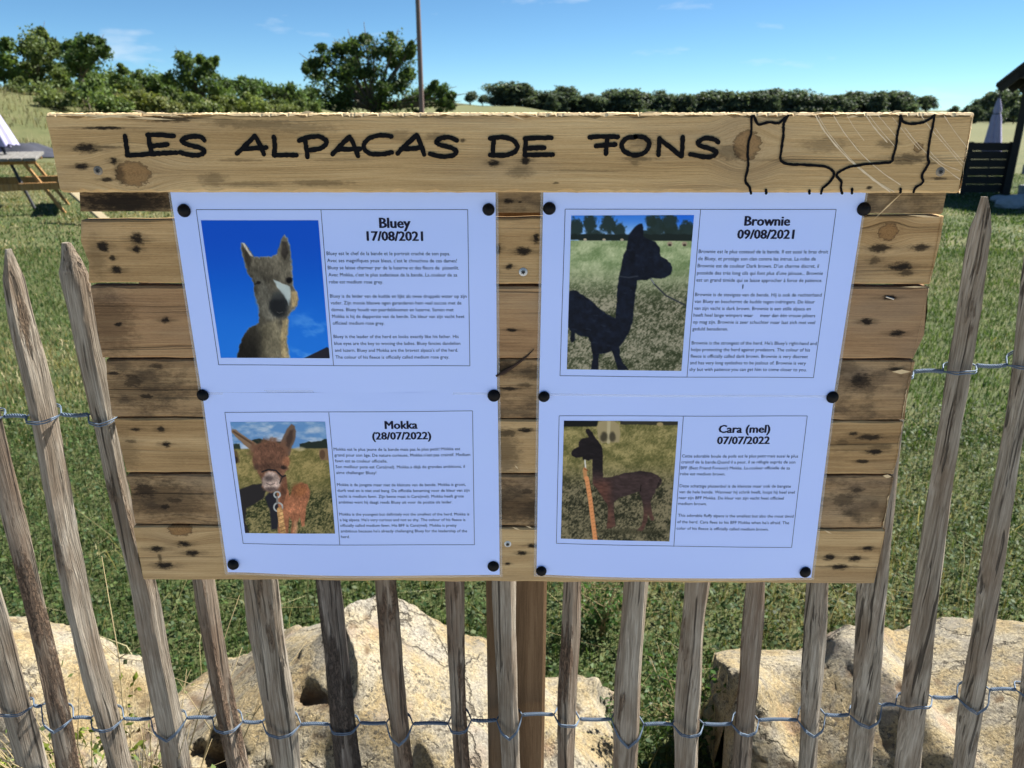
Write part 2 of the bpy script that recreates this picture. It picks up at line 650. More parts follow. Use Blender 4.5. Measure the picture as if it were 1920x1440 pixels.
plank_spots = [
    # left column
    (193, 463, 12, 11, .9), (257, 448, 13, 12, .9), (256, 467, 10, 7, .9), (211, 484, 6, 5, .8), (219, 506, 11, 8, .9),
    (222, 608, 9, 5, .9), (311, 600, 10, 6, .95), (250, 715, 22, 16, .7), (295, 687, 14, 6, .7), (273, 743, 15, 6, .8), (213, 700, 12, 4, .8),
    (255, 805, 10, 4, .8), (302, 805, 8, 6, .8), (312, 833, 9, 6, .85), (245, 828, 12, 4, .6), (273, 920, 24, 16, .75), (325, 938, 20, 8, .7), (310, 950, 10, 6, .8),
    (293, 1029, 16, 7, .85), (345, 1020, 14, 7, .85), (360, 1037, 16, 7, .9), (308, 1060, 18, 8, .9), (300, 1047, 4, 10, .6),
    # middle column
    (953, 377, 12, 5, .85), (975, 379, 4, 2, .8), (1006, 448, 7, 10, .9), (982, 471, 17, 8, .9), (934, 468, 7, 10, .8), (955, 500, 7, 6, .9),
    (960, 619, 11, 4, .9), (945, 690, 22, 12, .7), (1000, 700, 26, 14, .5), (955, 729, 22, 4, .8), (985, 722, 14, 5, .6),
    (985, 807, 16, 5, .85), (950, 812, 20, 8, .7), (945, 850, 20, 30, .45), (988, 922, 16, 7, .7), (942, 950, 10, 26, .6), (995, 960, 12, 20, .5), (965, 960, 30, 22, .4),
    (998, 1023, 11, 5, .9), (978, 1037, 10, 5, .85), (951, 1057, 6, 3, .85),
    # right column
    (1650, 466, 22, 8, .8), (1727, 464, 18, 7, .8), (1690, 500, 22, 9, .9), (1698, 512, 16, 6, .7), (1640, 488, 10, 8, .6),
    (1668, 558, 15, 5, .9), (1625, 603, 12, 7, .95), (1683, 625, 15, 7, .9), (1614, 714, 22, 17, .75), (1612, 711, 8, 8, .8), (1678, 692, 14, 4, .7),
    (1601, 813, 10, 4, .8), (1632, 820, 26, 7, .8), (1640, 847, 18, 6, .9), (1617, 865, 14, 4, .8), (1580, 830, 14, 8, .5), (1650, 838, 24, 6, .5),
    (1608, 918, 14, 6, .7), (1582, 938, 22, 14, .6), (1640, 945, 10, 12, .5), (1600, 960, 24, 10, .5), (1655, 968, 10, 14, .5),
    (1555, 1045, 13, 7, .9), (1603, 1047, 13, 7, .9), (1627, 1028, 11, 6, .9), (1573, 1063, 18, 6, .85)]
plank_spots += [(235, 380, 110, 22, .8), (205, 605, 46, 70, .42), (262, 728, 80, 40, .42), (300, 935, 66, 40, .5), (340, 940, 40, 36, .4),
                (968, 945, 60, 44, .5), (948, 850, 26, 44, .45), (1640, 945, 50, 40, .34), (1600, 835, 60, 14, .3), (235, 845, 26, 36, .3), (1590, 690, 24, 12, .4), (180, 480, 18, 40, .3)]
plank_knots = [(1666, 435, 17, 15, .85), (338, 993, 21, 13, .9)]

PD, PM, PL_ = (.175, .105, .050), (.315, .205, .105), (.43, .30, .165)
# title board
hm = wood_mat('pine_title_board', (.265, .163, .068), (.465, .312, .146), (.60, .435, .23),
              [loc_spot(*s, YH) for s in header_spots], [loc_spot(*s, YH) for s in header_knots], seed=1.3, streak=.45)
TL, TR, BR, BL = q(88, 214, YH), q(1826, 213, YH), q(1800, 362, YH), q(114, 361, YH)
header = obj('title_board', rough_plank('title_board', TL, TR, BR, BL, YH, .0215, 120, .0008, .0003, .0012, .0022, 3), sign, hm)
header['label'] = 'thick sawn board with the painted title along the top'

rows = [  # left v top, v bottom, right v top, bottom, left u top, bottom, right u top, bottom, tone
    (322, 398, 322, 402, 142, 153, 1776, 1768, 'dark'),
    (412, 531, 404, 534, 153, 170, 1766, 1744, 'mid'),
    (536, 672, 538, 673, 167, 193, 1743, 1714, 'red'),
    (674, 782, 675, 788, 197, 218, 1711, 1692, 'mott'),
    (784, 887, 790, 890, 215, 237, 1694, 1675, 'mid'),
    (889, 984, 892, 991, 238, 255, 1674, 1657, 'mott'),
    (986, 1088, 993, 1096, 252, 268, 1660, 1639, 'pale')]
tones = {'dark': ((.095, .060, .031), (.23, .155, .078), (.36, .26, .14), .25, .6),
         'mid': ((.19, .108, .046), (.385, .248, .115), (.52, .36, .185), .0, .12),
         'red': ((.165, .088, .042), (.335, .202, .102), (.45, .30, .155), .12, .1),
         'mott': ((.12, .07, .034), (.30, .192, .097), (.46, .32, .17), .15, .6),
         'pale': ((.25, .152, .068), (.43, .29, .142), (.56, .405, .21), .0, .0)}
for k, (v0, v1, w0, w1, ul0, ul1, ur0, ur1, tone) in enumerate(rows):
    yk = YF + [0, .0004, -.0003, .0005, 0, .0006, -.0002][k]
    TL, BL = q(ul0, v0 + .8, yk), q(ul1, v1 - .8, yk)
    TR, BR = q(ur0, w0 + .8, yk), q(ur1, w1 - .8, yk)
    sp = [loc_spot(*s, yk) for s in plank_spots if v0 - 4 < s[1] < max(v1, w1) + 2]
    kn = [loc_spot(*s, yk) for s in plank_knots if v0 - 4 < s[1] < max(v1, w1) + 6]
    d, m_, l_, grey, mo = tones[tone]
    wm = wood_mat('pallet_wood_%s_%d' % (tone, k), d, m_, l_, sp, kn, grey=grey, seed=2.1 + 3.7 * k, streak=.7 if tone == 'red' else .5, mott=mo)
    pk = obj('plank', rough_plank('plank', TL, TR, BR, BL, yk, .017, 40, .0006, .0006, .0016, .0014, 40 + k), sign, wm)
    if k == 0: pk['label'] = 'dark weathered plank just under the title board'

# square post behind the pickets
wpost = wood_mat('post_wood', (.085, .05, .026), (.16, .10, .055), (.23, .15, .085), seed=8.8, axis='z', streak=.6, grey=.1)
b = MB()
pl, pr = P(911, 1090, .800), P(1026, 1090, .800)
b.box(((pl.x + pr.x) / 2, .800 + .035, .62), (pr.x - pl.x, .07, 1.30), bev=.004)
obj('post', b.mesh('post', origin=SIGN_BASE), sign, wpost)

zinc = flat_mat('zinc_screw', (.42, .44, .45), .5, .3, 900, .7)
dull = flat_mat('dull_screw', (.22, .19, .15), .55, .3, 900, .6)
dark_slot = flat_mat('screw_recess', (.05, .05, .05), .6, .2, 50)
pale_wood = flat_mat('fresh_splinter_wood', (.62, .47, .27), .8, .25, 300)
for (u, v, Y) in ((184, 320, YH), (1763, 322, YH), (981, 510, YF), (952, 1020, YF)):
    p = P(u, v, Y)
    bmh = MB()
    rr = .0045
    prof = [(0.0, -.0022), (.55, -.0021), (.92, -.0013), (1.0, -.0002), (1.0, .003)]
    vs, fs = [], []
    for (f, y) in prof:
        for k in range(16):
            an = 2 * math.pi * k / 16
            vs.append((p.x + rr * f * math.cos(an), p.y + y, p.z + rr * f * math.sin(an)))
    for i in range(len(prof) - 1):
        for k in range(16):
            fs.append((i * 16 + k, i * 16 + (k + 1) % 16, (i + 1) * 16 + (k + 1) % 16, (i + 1) * 16 + k))
    s = obj('screw', mesh_py('screw', [Vector(x) - SIGN_BASE + Vector((0, .0012, 0)) for x in vs], fs, True, 40), sign, zinc if Y == YF else dull)
    x = MB()
    for ang in (20, 80, 140):
        rot = Matrix.Rotation(R(ang), 3, 'Y')
        x.box((p.x, p.y - .0010, p.z), (.0042, .0008, .0011), rot)
    obj('recess', x.mesh('recess', origin=SIGN_BASE), s, dark_slot)

# splinters torn up along the title board's top edge, and on the planks
spl = []
for (u0, v0, u1, v1) in ((92, 214, 190, 219), (120, 213, 260, 223), (165, 220, 262, 217), (205, 212, 300, 224), (245, 206, 285, 216), (268, 214, 345, 219),
                         (300, 215, 388, 212), (240, 222, 330, 225), (160, 224, 215, 219), (955, 216, 985, 226), (975, 213, 1015, 221), (1575, 208, 1560, 214), (1545, 211, 1520, 214), (1665, 214, 1690, 208),
                         (1400, 214, 1370, 210), (1195, 213, 1240, 210), (820, 213, 790, 215), (590, 210, 560, 214), (1610, 218, 1585, 221), (1480, 211, 1500, 214)):
    p0, p1 = P(u0, v0, YH - .0012), P(u1, v1, YH - .0020)
    w = random.uniform(.0006, .0013)
    m = MB()
    mm = (p0 + p1) / 2 + Vector((0, -.0006, w * .6))
    nrm = Vector((0, 0, 1))
    m.add([p0, mm + nrm * w, p1, mm - nrm * w, mm + Vector((0, .0016, 0))], [(0, 3, 1), (1, 3, 2), (0, 1, 4), (1, 2, 4), (2, 3, 4), (3, 0, 4)])
    obj('splinter', m.mesh('splinter', origin=SIGN_BASE), sign, pale_wood)
for (u0, v0, u1, v1, w) in ((1672, 697, 1708, 697, .0024), (1655, 892, 1672, 894, .0022), (1545, 994, 1560, 1001, .0009), (965, 872, 972, 880, .0008), (960, 988, 975, 994, .0010), (985, 986, 1000, 991, .0007), (1696, 357, 1636, 414, .0006), (1690, 538, 1742, 538, .0008), (1700, 403, 1764, 408, .0010)):
    p0, p1 = P(u0, v0, YF - .002), P(u1, v1, YF - .003)
    m = MB(); mm = (p0 + p1) / 2
    d = (p1 - p0).normalized(); nr = Vector((-d.z, 0, d.x))
    m.add([p0, mm + nr * w, p1, mm - nr * w, mm + Vector((0, .002, 0))], [(0, 3, 1), (1, 3, 2), (0, 1, 4), (1, 2, 4), (2, 3, 4), (3, 0, 4)])
    obj('splinter', m.mesh('splinter', origin=SIGN_BASE), sign, pale_wood)
# dark crack splitting off the plank in the middle column
m = MB()
pts = [P(u, v, YF - .0010) for (u, v) in ((930, 705), (945, 698), (958, 690), (975, 678), (988, 668), (1001, 655))]
m.tube(pts, [.0012, .0022, .0017, .0014, .0009, .0003], 6)
obj('splinter', m.mesh('splinter', origin=SIGN_BASE), sign, flat_mat('charred_splinter', (.04, .022, .014), .8, .3, 300))
# staples
stp = flat_mat('staple_metal', (.55, .5, .42), .4, .2, 300, 1.0)
m = MB(); m.tube([P(1661, 556, YF - .001), P(1676, 561, YF - .0016)], .0008, 6)
obj('staple', m.mesh('staple', origin=SIGN_BASE), sign, stp)


# torn fibres on board edges, paled so sunlight on the edge is in their colour
def lit_torn_edge(a_, b_, up, nseg, wmin, wmax, seed, Y):
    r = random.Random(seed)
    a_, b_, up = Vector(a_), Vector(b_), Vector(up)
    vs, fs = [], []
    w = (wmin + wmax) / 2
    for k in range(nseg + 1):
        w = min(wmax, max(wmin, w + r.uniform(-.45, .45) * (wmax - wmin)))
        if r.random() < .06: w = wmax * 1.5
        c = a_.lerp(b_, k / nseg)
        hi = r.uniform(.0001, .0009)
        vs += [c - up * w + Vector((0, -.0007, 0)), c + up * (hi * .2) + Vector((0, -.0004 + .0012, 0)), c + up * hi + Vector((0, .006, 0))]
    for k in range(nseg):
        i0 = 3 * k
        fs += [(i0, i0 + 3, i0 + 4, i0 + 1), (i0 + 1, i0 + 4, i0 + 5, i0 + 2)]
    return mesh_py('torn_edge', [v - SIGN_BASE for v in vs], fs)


tl_, tr_, br_h = P(88, 214, YH), P(1826, 213, YH), P(1800, 362, YH)
obj('torn_edge', lit_torn_edge(tl_ + Vector((0, 0, .0006)), tr_ + Vector((0, 0, .0006)), (0, 0, 1), 520, .0007, .0021, 5, YH), header, pale_wood)
obj('torn_edge', lit_torn_edge(tr_ + Vector((.0004, 0, 0)), br_h + Vector((.0004, 0, 0)), (1, 0, .17), 44, .0004, .0017, 6, YH), header, pale_wood)
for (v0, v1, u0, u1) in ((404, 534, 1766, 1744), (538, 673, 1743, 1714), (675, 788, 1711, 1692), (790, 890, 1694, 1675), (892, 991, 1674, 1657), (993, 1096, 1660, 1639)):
    obj('torn_edge', lit_torn_edge(P(u0, v0 + 2, YF), P(u1, v1 - 2, YF), (1, 0, .17), 26, .0003, .0013, v0, YF), sign, pale_wood)  # sunlit right ends of the planks, painted as pale strips


# ---- marker lettering and drawing
def z1(*p): return [(x / 3.0, y / 3.0) for x, y in p]
def z2(*p): return [(640 + x / 3.0, y / 3.0) for x, y in p]
def z3(*p): return [(1280 + x / 3.0, y / 3.0) for x, y in p]


def catmull(pts, n=6):
    if len(pts) < 3:
        (x0, y0), (x1, y1) = pts
        return [(x0 + (x1 - x0) * k / n, y0 + (y1 - y0) * k / n) for k in range(n + 1)]
    out = []
    P_ = [pts[0]] + list(pts) + [pts[-1]]
    for i in range(1, len(P_) - 2):
        p0, p1, p2, p3 = [np.array(P_[j]) for j in (i - 1, i, i + 1, i + 2)]
        for k in range(n):
            t = k / n
            out.append(tuple(.5 * (2 * p1 + (p2 - p0) * t + (2 * p0 - 5 * p1 + 4 * p2 - p3) * t * t + (3 * p1 - p0 - 3 * p2 + p3) * t ** 3)))
    out.append(tuple(pts[-1]))
    return out


def stroke(mb, pts, wpx, Y, smooth=True, rough=.12, seed=0):
    """brush stroke: flat ribbon with round ends, on the plane y = Y"""
    r = random.Random(seed + int(pts[0][0] * 7 + pts[0][1] * 13))
    pts = catmull(pts) if smooth else [p for i in range(len(pts) - 1) for p in catmull([pts[i], pts[i + 1]], 4)[:-1]] + [pts[-1]]
    W = [P(u, v, Y) for u, v in pts]
    hw = wpx * .5 * pxm(pts[0][1], Y)
    L, Rr = [], []
    for i, p in enumerate(W):
        d = (W[min(i + 1, len(W) - 1)] - W[max(i - 1, 0)])
        d = d.normalized() if d.length > 0 else Vector((1, 0, 0))
        nr = Vector((-d.z, 0, d.x))
        wl = hw * (1 + r.uniform(-rough, rough)); wr = hw * (1 + r.uniform(-rough, rough))
        L.append(p + nr * wl); Rr.append(p - nr * wr)
    vs = L + Rr
    nn = len(L)
    fs = [(i, i + 1, nn + i + 1, nn + i) for i in range(nn - 1)]
    for (c, d) in ((W[0], W[0] - W[1]), (W[-1], W[-1] - W[-2])):
        d = d.normalized(); nr = Vector((-d.z, 0, d.x))
        bse = len(vs)
        arc = [c + (nr * math.cos(a_) + d * math.sin(a_)) * hw * (.96 if 0 < k < 6 else 1) for k, a_ in enumerate(np.linspace(0, math.pi, 7))]
        vs += arc
        fs.append(tuple(range(bse, bse + 7)))
    # stack every stroke a hair nearer so no two overlap in one plane
    off = Vector((0, -stroke.z, 0)); stroke.z += .9e-5
    mb.add([v + off for v in vs], fs)


stroke.z = 0.0
YL = YH - .0006
letters = [
    [z1((703, 765), (710, 815), (716, 868)), z1((713, 874), (770, 873), (838, 866))],
    [z1((836, 757), (842, 815), (855, 868)), z1((828, 760), (900, 760), (978, 765)), z1((852, 822), (900, 818), (942, 812)), z1((850, 868), (920, 862), (992, 860))],
    [z1((1150, 790), (1130, 772), (1085, 768), (1038, 778), (1024, 796), (1060, 815), (1115, 828), (1148, 846), (1140, 864), (1100, 874), (1050, 868), (1012, 858))],
    [z1((1332, 864), (1380, 820), (1434, 765)), z1((1434, 765), (1462, 815), (1484, 868)), z1((1366, 838), (1430, 834), (1498, 830))],
    [z1((1540, 770), (1546, 820), (1542, 872)), z1((1540, 873), (1600, 872), (1668, 873))],
    [z1((1716, 778), (1722, 830), (1729, 884)), z1((1682, 792), (1725, 775), (1790, 769), (1834, 790), (1828, 818), (1790, 838), (1732, 846))],
    [z2((-50, 868), (-5, 820), (47, 770)), z2((47, 770), (72, 820), (94, 878)), z2((-22, 842), (40, 840), (106, 838))],
    [z2((282, 768), (230, 761), (172, 772), (132, 802), (130, 838), (162, 864), (222, 868), (285, 858))],
    [z2((316, 864), (362, 818), (424, 760)), z2((424, 760), (446, 810), (466, 870)), z2((336, 838), (400, 836), (456, 830))],
    [z2((650, 790), (612, 774), (562, 778), (534, 798), (562, 818), (620, 832), (646, 852), (628, 874), (570, 882), (498, 866))],
    [z2((860, 775), (854, 825), (852, 874)), z2((836, 779), (905, 772), (962, 788), (990, 822), (974, 856), (915, 874), (836, 872))],
    [z2((1038, 780), (1034, 825), (1032, 870)), z2((1032, 780), (1100, 777), (1182, 776)), z2((1050, 836), (1095, 833), (1142, 832)), z2((1030, 872), (1110, 871), (1190, 870))],
    [z2((1396, 773), (1475, 768), (1556, 770)), z2((1498, 775), (1492, 820), (1488, 866)), z2((1432, 822), (1485, 816), (1542, 813))],
    [z2((1655, 770), (1602, 780), (1577, 815), (1592, 850), (1640, 872), (1692, 866), (1726, 834), (1730, 798), (1700, 773), (1655, 768))],
    [z2((1790, 778), (1786, 825), (1784, 872)), z2((1788, 780), (1845, 826), (1914, 880)), z2((1914, 880), (1918, 825), (1920, 772))],
    [z3((200, 800), (170, 782), (122, 780), (88, 798), (94, 818), (142, 834), (186, 852), (178, 874), (130, 884), (42, 868))]]
ink = NT('black_marker_paint', .8)
ink.b.inputs['Specular IOR Level'].default_value = .05
f = ink.noise(ink.coord(), 420, 4)
ink.color(ink.mix(f, (.003, .003, .004), (.010, .010, .011)))
for ch, L_ in zip('LESALPACASDEFONS', letters):
    mb = MB()
    for s_ in L_: stroke(mb, s_, 8.8, YL, rough=.16)
    obj('painted_letter', mb.mesh('painted_letter', origin=SIGN_BASE), header, ink.m)['label'] = 'black brushed letter ' + ch
draw = [z3((385, 655), (386, 740), (370, 800), (365, 860), (368, 930), (352, 1015), (374, 1050), (384, 1088)),
        z3((386, 655), (402, 656), (424, 700), (482, 688), (540, 692), (572, 664), (592, 652)),
        z3((588, 655), (567, 700), (566, 760), (554, 850), (551, 898), (590, 922), (700, 928), (790, 935), (836, 955), (850, 985), (820, 1030), (786, 1060), (778, 1088)),
        z3((1225, 650), (1236, 680), (1266, 695), (1310, 695), (1360, 685), (1398, 662), (1416, 648)),
        z3((1224, 650), (1220, 700), (1206, 760), (1200, 820), (1182, 880), (1168, 912), (1070, 920), (960, 935), (900, 955), (864, 985), (890, 1020), (890, 1060), (897, 1088)),
        z3((1416, 648), (1406, 710), (1390, 780), (1378, 880), (1382, 920), (1346, 985), (1350, 1025), (1310, 1055), (1298, 1080)),
        z3((468, 1068), (469, 1088)), z3((712, 1072), (713, 1088)), z3((952, 1062), (952, 1087)), z3((1225, 1062), (1224, 1082))]
mb = MB()
for s_ in draw: stroke(mb, s_, 5.0, YL, rough=.22)
obj('painted_outline', mb.mesh('painted_outline', origin=SIGN_BASE), header, ink.m)['label'] = 'black outline of two alpacas drawn facing each other'
# pale saw kerf arcs across the right end of the title board
kerf = NT('fresh_saw_mark', .85)
kf = kerf.noise(kerf.mapping(kerf.coord(), (200, 10, 200)), 1, 4)
kerf.color(kerf.mix(kf, (.56, .43, .26), (.80, .66, .46)))
mb = MB()
YK = YH - .0003
stroke.z = 0
for (pts, w) in ((z3((748, 650), (800, 740), (900, 860), (1020, 970), (1165, 1078)), 2.6), (z3((762, 650), (830, 760), (950, 900), (1080, 1010), (1190, 1080)), 1.2),
                 (z3((850, 650), (905, 740), (1000, 860), (1110, 960), (1225, 1040)), 1.5), (z3((925, 650), (960, 710), (1020, 790)), 1.2), (z3((1030, 650), (1080, 720), (1150, 800)), 1.8),
                 (z3((1050, 650), (1120, 740), (1200, 830)), 1.1), (z3((1100, 650), (1160, 720), (1200, 770)), 1.1), (z3((1250, 720), (1340, 830), (1440, 920), (1560, 1010)), 1.2),
                 (z3((1345, 655), (1400, 730), (1480, 820), (1575, 935)), 1.2), (z3((1470, 650), (1530, 740), (1600, 830)), 1.1), (z3((1420, 720), (1480, 800), (1580, 915)), 1.0),
                 (z3((1180, 660), (1260, 760), (1330, 840)), .9), (z3((1390, 850), (1460, 920), (1560, 960)), 1.0)):
    stroke(mb, pts, w, YK, rough=.5)
obj('saw_mark', mb.mesh('saw_mark', origin=SIGN_BASE), header, kerf.m)

# ------------------------------------------------------------------ picket fence
FENCE_BASE = Vector((0, .78, 0))
fence = root('picket_fence', FENCE_BASE, 'split chestnut picket fence bound with twisted wire', 'fence')
YPK = .7805
pk_paths = {
    'A': [(-192, 478, 48), (-22, 1127, 52), (30, 1327, 54), (64, 1440, 55)],
    'B': [(-85, 470, 40), (-18, 800, 42), (22, 960, 44), (70, 1160, 37), (108, 1327, 40), (127, 1440, 42)],
    'C': [(15, 467, 34), (42, 613, 50), (71, 713, 51), (83, 780, 49), (112, 960, 48), (144, 1127, 48), (185, 1293, 50), (228, 1440, 44)],
    'D': [(125, 455, 50), (134, 480, 56), (167, 647, 50), (197, 780, 44), (232, 960, 40), (272, 1093, 50), (287, 1193, 52), (312, 1327, 56), (335, 1440, 52)],
    'E': [(265, 440, 44), (381, 1088, 48), (398, 1193, 44), (421, 1327, 43), (447, 1440, 42)],
    'F': [(385, 450, 56), (490, 1088, 65), (500, 1193, 66), (518, 1293, 63), (541, 1440, 54)],
    'G': [(520, 430, 44), (617, 1090, 47), (626, 1170, 42), (634, 1243, 42), (646, 1357, 45), (657, 1440, 48)],
    'H': [(650, 440, 42), (723, 1088, 41), (730, 1193, 43), (740, 1293, 40), (758, 1440, 34)],
    'I': [(830, 450, 36), (853, 1088, 37), (854, 1193, 35), (858, 1293, 29), (867, 1440, 33)],
    'K': [(930, 440, 44), (946, 1088, 45), (948, 1193, 42), (952, 1293, 36), (958, 1440, 34)],
    'L': [(1105, 450, 36), (1073, 1090, 34), (1070, 1193, 34), (1063, 1327, 36), (1061, 1440, 33)],
    'M': [(1250, 440, 46), (1192, 1090, 46), (1184, 1193, 48), (1178, 1293, 50), (1173, 1440, 47)],
    'N': [(1385, 450, 46), (1309, 1093, 45), (1298, 1193, 45), (1293, 1293, 47), (1286, 1440, 44)],
    'O': [(1490, 440, 36), (1416, 1093, 35), (1409, 1193, 38), (1402, 1293, 38), (1389, 1440, 36)],
    'Pk': [(1610, 450, 42), (1530, 1096, 40), (1527, 1193, 43), (1522, 1293, 39), (1514, 1440, 35)],
    'Q': [(1712, 440, 46), (1648, 960, 50), (1636, 1097, 53), (1632, 1193, 49), (1625, 1293, 45), (1610, 1440, 45)],
    'Rr': [(1846, 369, 36), (1845, 400, 39), (1831, 480, 43), (1801, 680, 42), (1779, 813, 42), (1758, 960, 44), (1739, 1097, 48), (1727, 1193, 51), (1716, 1293, 53), (1701, 1440, 51)],
    'S': [(1955, 400, 42), (1940, 480, 44), (1915, 713, 42), (1899, 813, 40), (1872, 960, 42), (1853, 1093, 40), (1839, 1193, 40), (1823, 1293, 46), (1804, 1440, 38)],
    'T': [(2040, 420, 42), (1965, 1000, 40), (1930, 1293, 40), (1917, 1440, 40)]}
lo_v = {'A': 1326, 'B': 1357, 'C': 1355, 'D': 1373, 'E': 1358, 'F': 1367, 'G': 1360, 'H': 1381, 'I': 1358, 'K': 1370, 'L': 1345, 'M': 1385, 'N': 1365,
        'O': 1363, 'Pk': 1365, 'Q': 1348, 'Rr': 1310, 'S': 1322, 'T': 1297}
lo_gap = [1323, 1346, 1347, 1346, 1353, 1358, 1355, 1357, 1350, 1340, 1348, 1358, 1357, 1350, 1340, 1322, 1307, 1293]
dark_style = {'G': 2, 'E': 1, 'H': 1, 'I': 1, 'Q': 0, 'D': 0, 'Rr': 0, 'K': 0}


def picket_mat(name, a_, b_, c_, bark, barkcol):
    n = NT(name, .85)
    co = n.coord()
    rnd = n.objrand()
    off = n.n('CombineXYZ')
    n.set(off.inputs[0], n.math('MULTIPLY', rnd, 37.0)); n.set(off.inputs[2], n.math('MULTIPLY', rnd, 11.0))
    co2 = n.vmath('ADD', co, off.outputs[0])
    warp = n.noise(n.mapping(co2, (30, 30, 6)), 1, 3, out='Color')
    cw = n.vmath('ADD', co2, n.vmath('MULTIPLY', n.vmath('SUBTRACT', warp, (.5, .5, .5)), (.012, .012, .02)))
    fine = n.noise(n.mapping(cw, (620, 620, 11)), 1, 4, .6)
    broad = n.noise(n.mapping(cw, (90, 90, 5)), 1, 5, .6)
    crack = n.noise(n.mapping(cw, (240, 240, 3.2)), 1, 3, .5)
    tone = n.math('ADD', n.math('MULTIPLY', fine, .5), n.math('MULTIPLY', broad, .5))
    col = n.ramp(tone, [(.36, a_), (.5, b_), (.64, c_)])
    blch = n.noise(n.mapping(co2, (26, 26, 9)), 1, 4, .6)
    col = n.mix(n.rng(blch, .42, .68, 0, .65), col, n.mix(fine, tuple(x * .55 for x in barkcol), tuple(x * 1.5 for x in barkcol)))
    cm = n.rng(crack, .60, .67)
    col = n.mix(n.math('MULTIPLY', cm, .8), col, tuple(x * .28 for x in a_))
    bk = n.noise(n.mapping(co2, (46, 46, 7)), 1, 5, .62)
    bm_ = n.rng(bk, .60 - bark, .68 - bark)
    patch = n.rng(n.noise(n.mapping(co2, (520, 520, 170)), 1, 4, .7), .36, .56)
    col = n.mix(n.math('MULTIPLY', bm_, .85), col, n.mix(patch, tuple(x * .6 for x in barkcol), tuple(x * 1.35 for x in barkcol)))
    n.color(col)
    h = n.math('ADD', n.math('SUBTRACT', n.math('MULTIPLY', fine, .8), cm), n.math('MULTIPLY', bm_, n.math('MULTIPLY', patch, 1.2)))
    n.bump(h, 1.0, .003)
    return n.m


pk_m = [picket_mat('weathered_chestnut', (.10, .080, .058), (.25, .215, .168), (.40, .36, .30), 0.0, (.145, .10, .064)),
        picket_mat('chestnut_with_bark', (.095, .072, .052), (.20, .16, .12), (.32, .275, .22), .09, (.13, .082, .052)),
        picket_mat('dark_barked_chestnut', (.05, .041, .034), (.115, .096, .08), (.24, .215, .19), .10, (.05, .037, .03))]


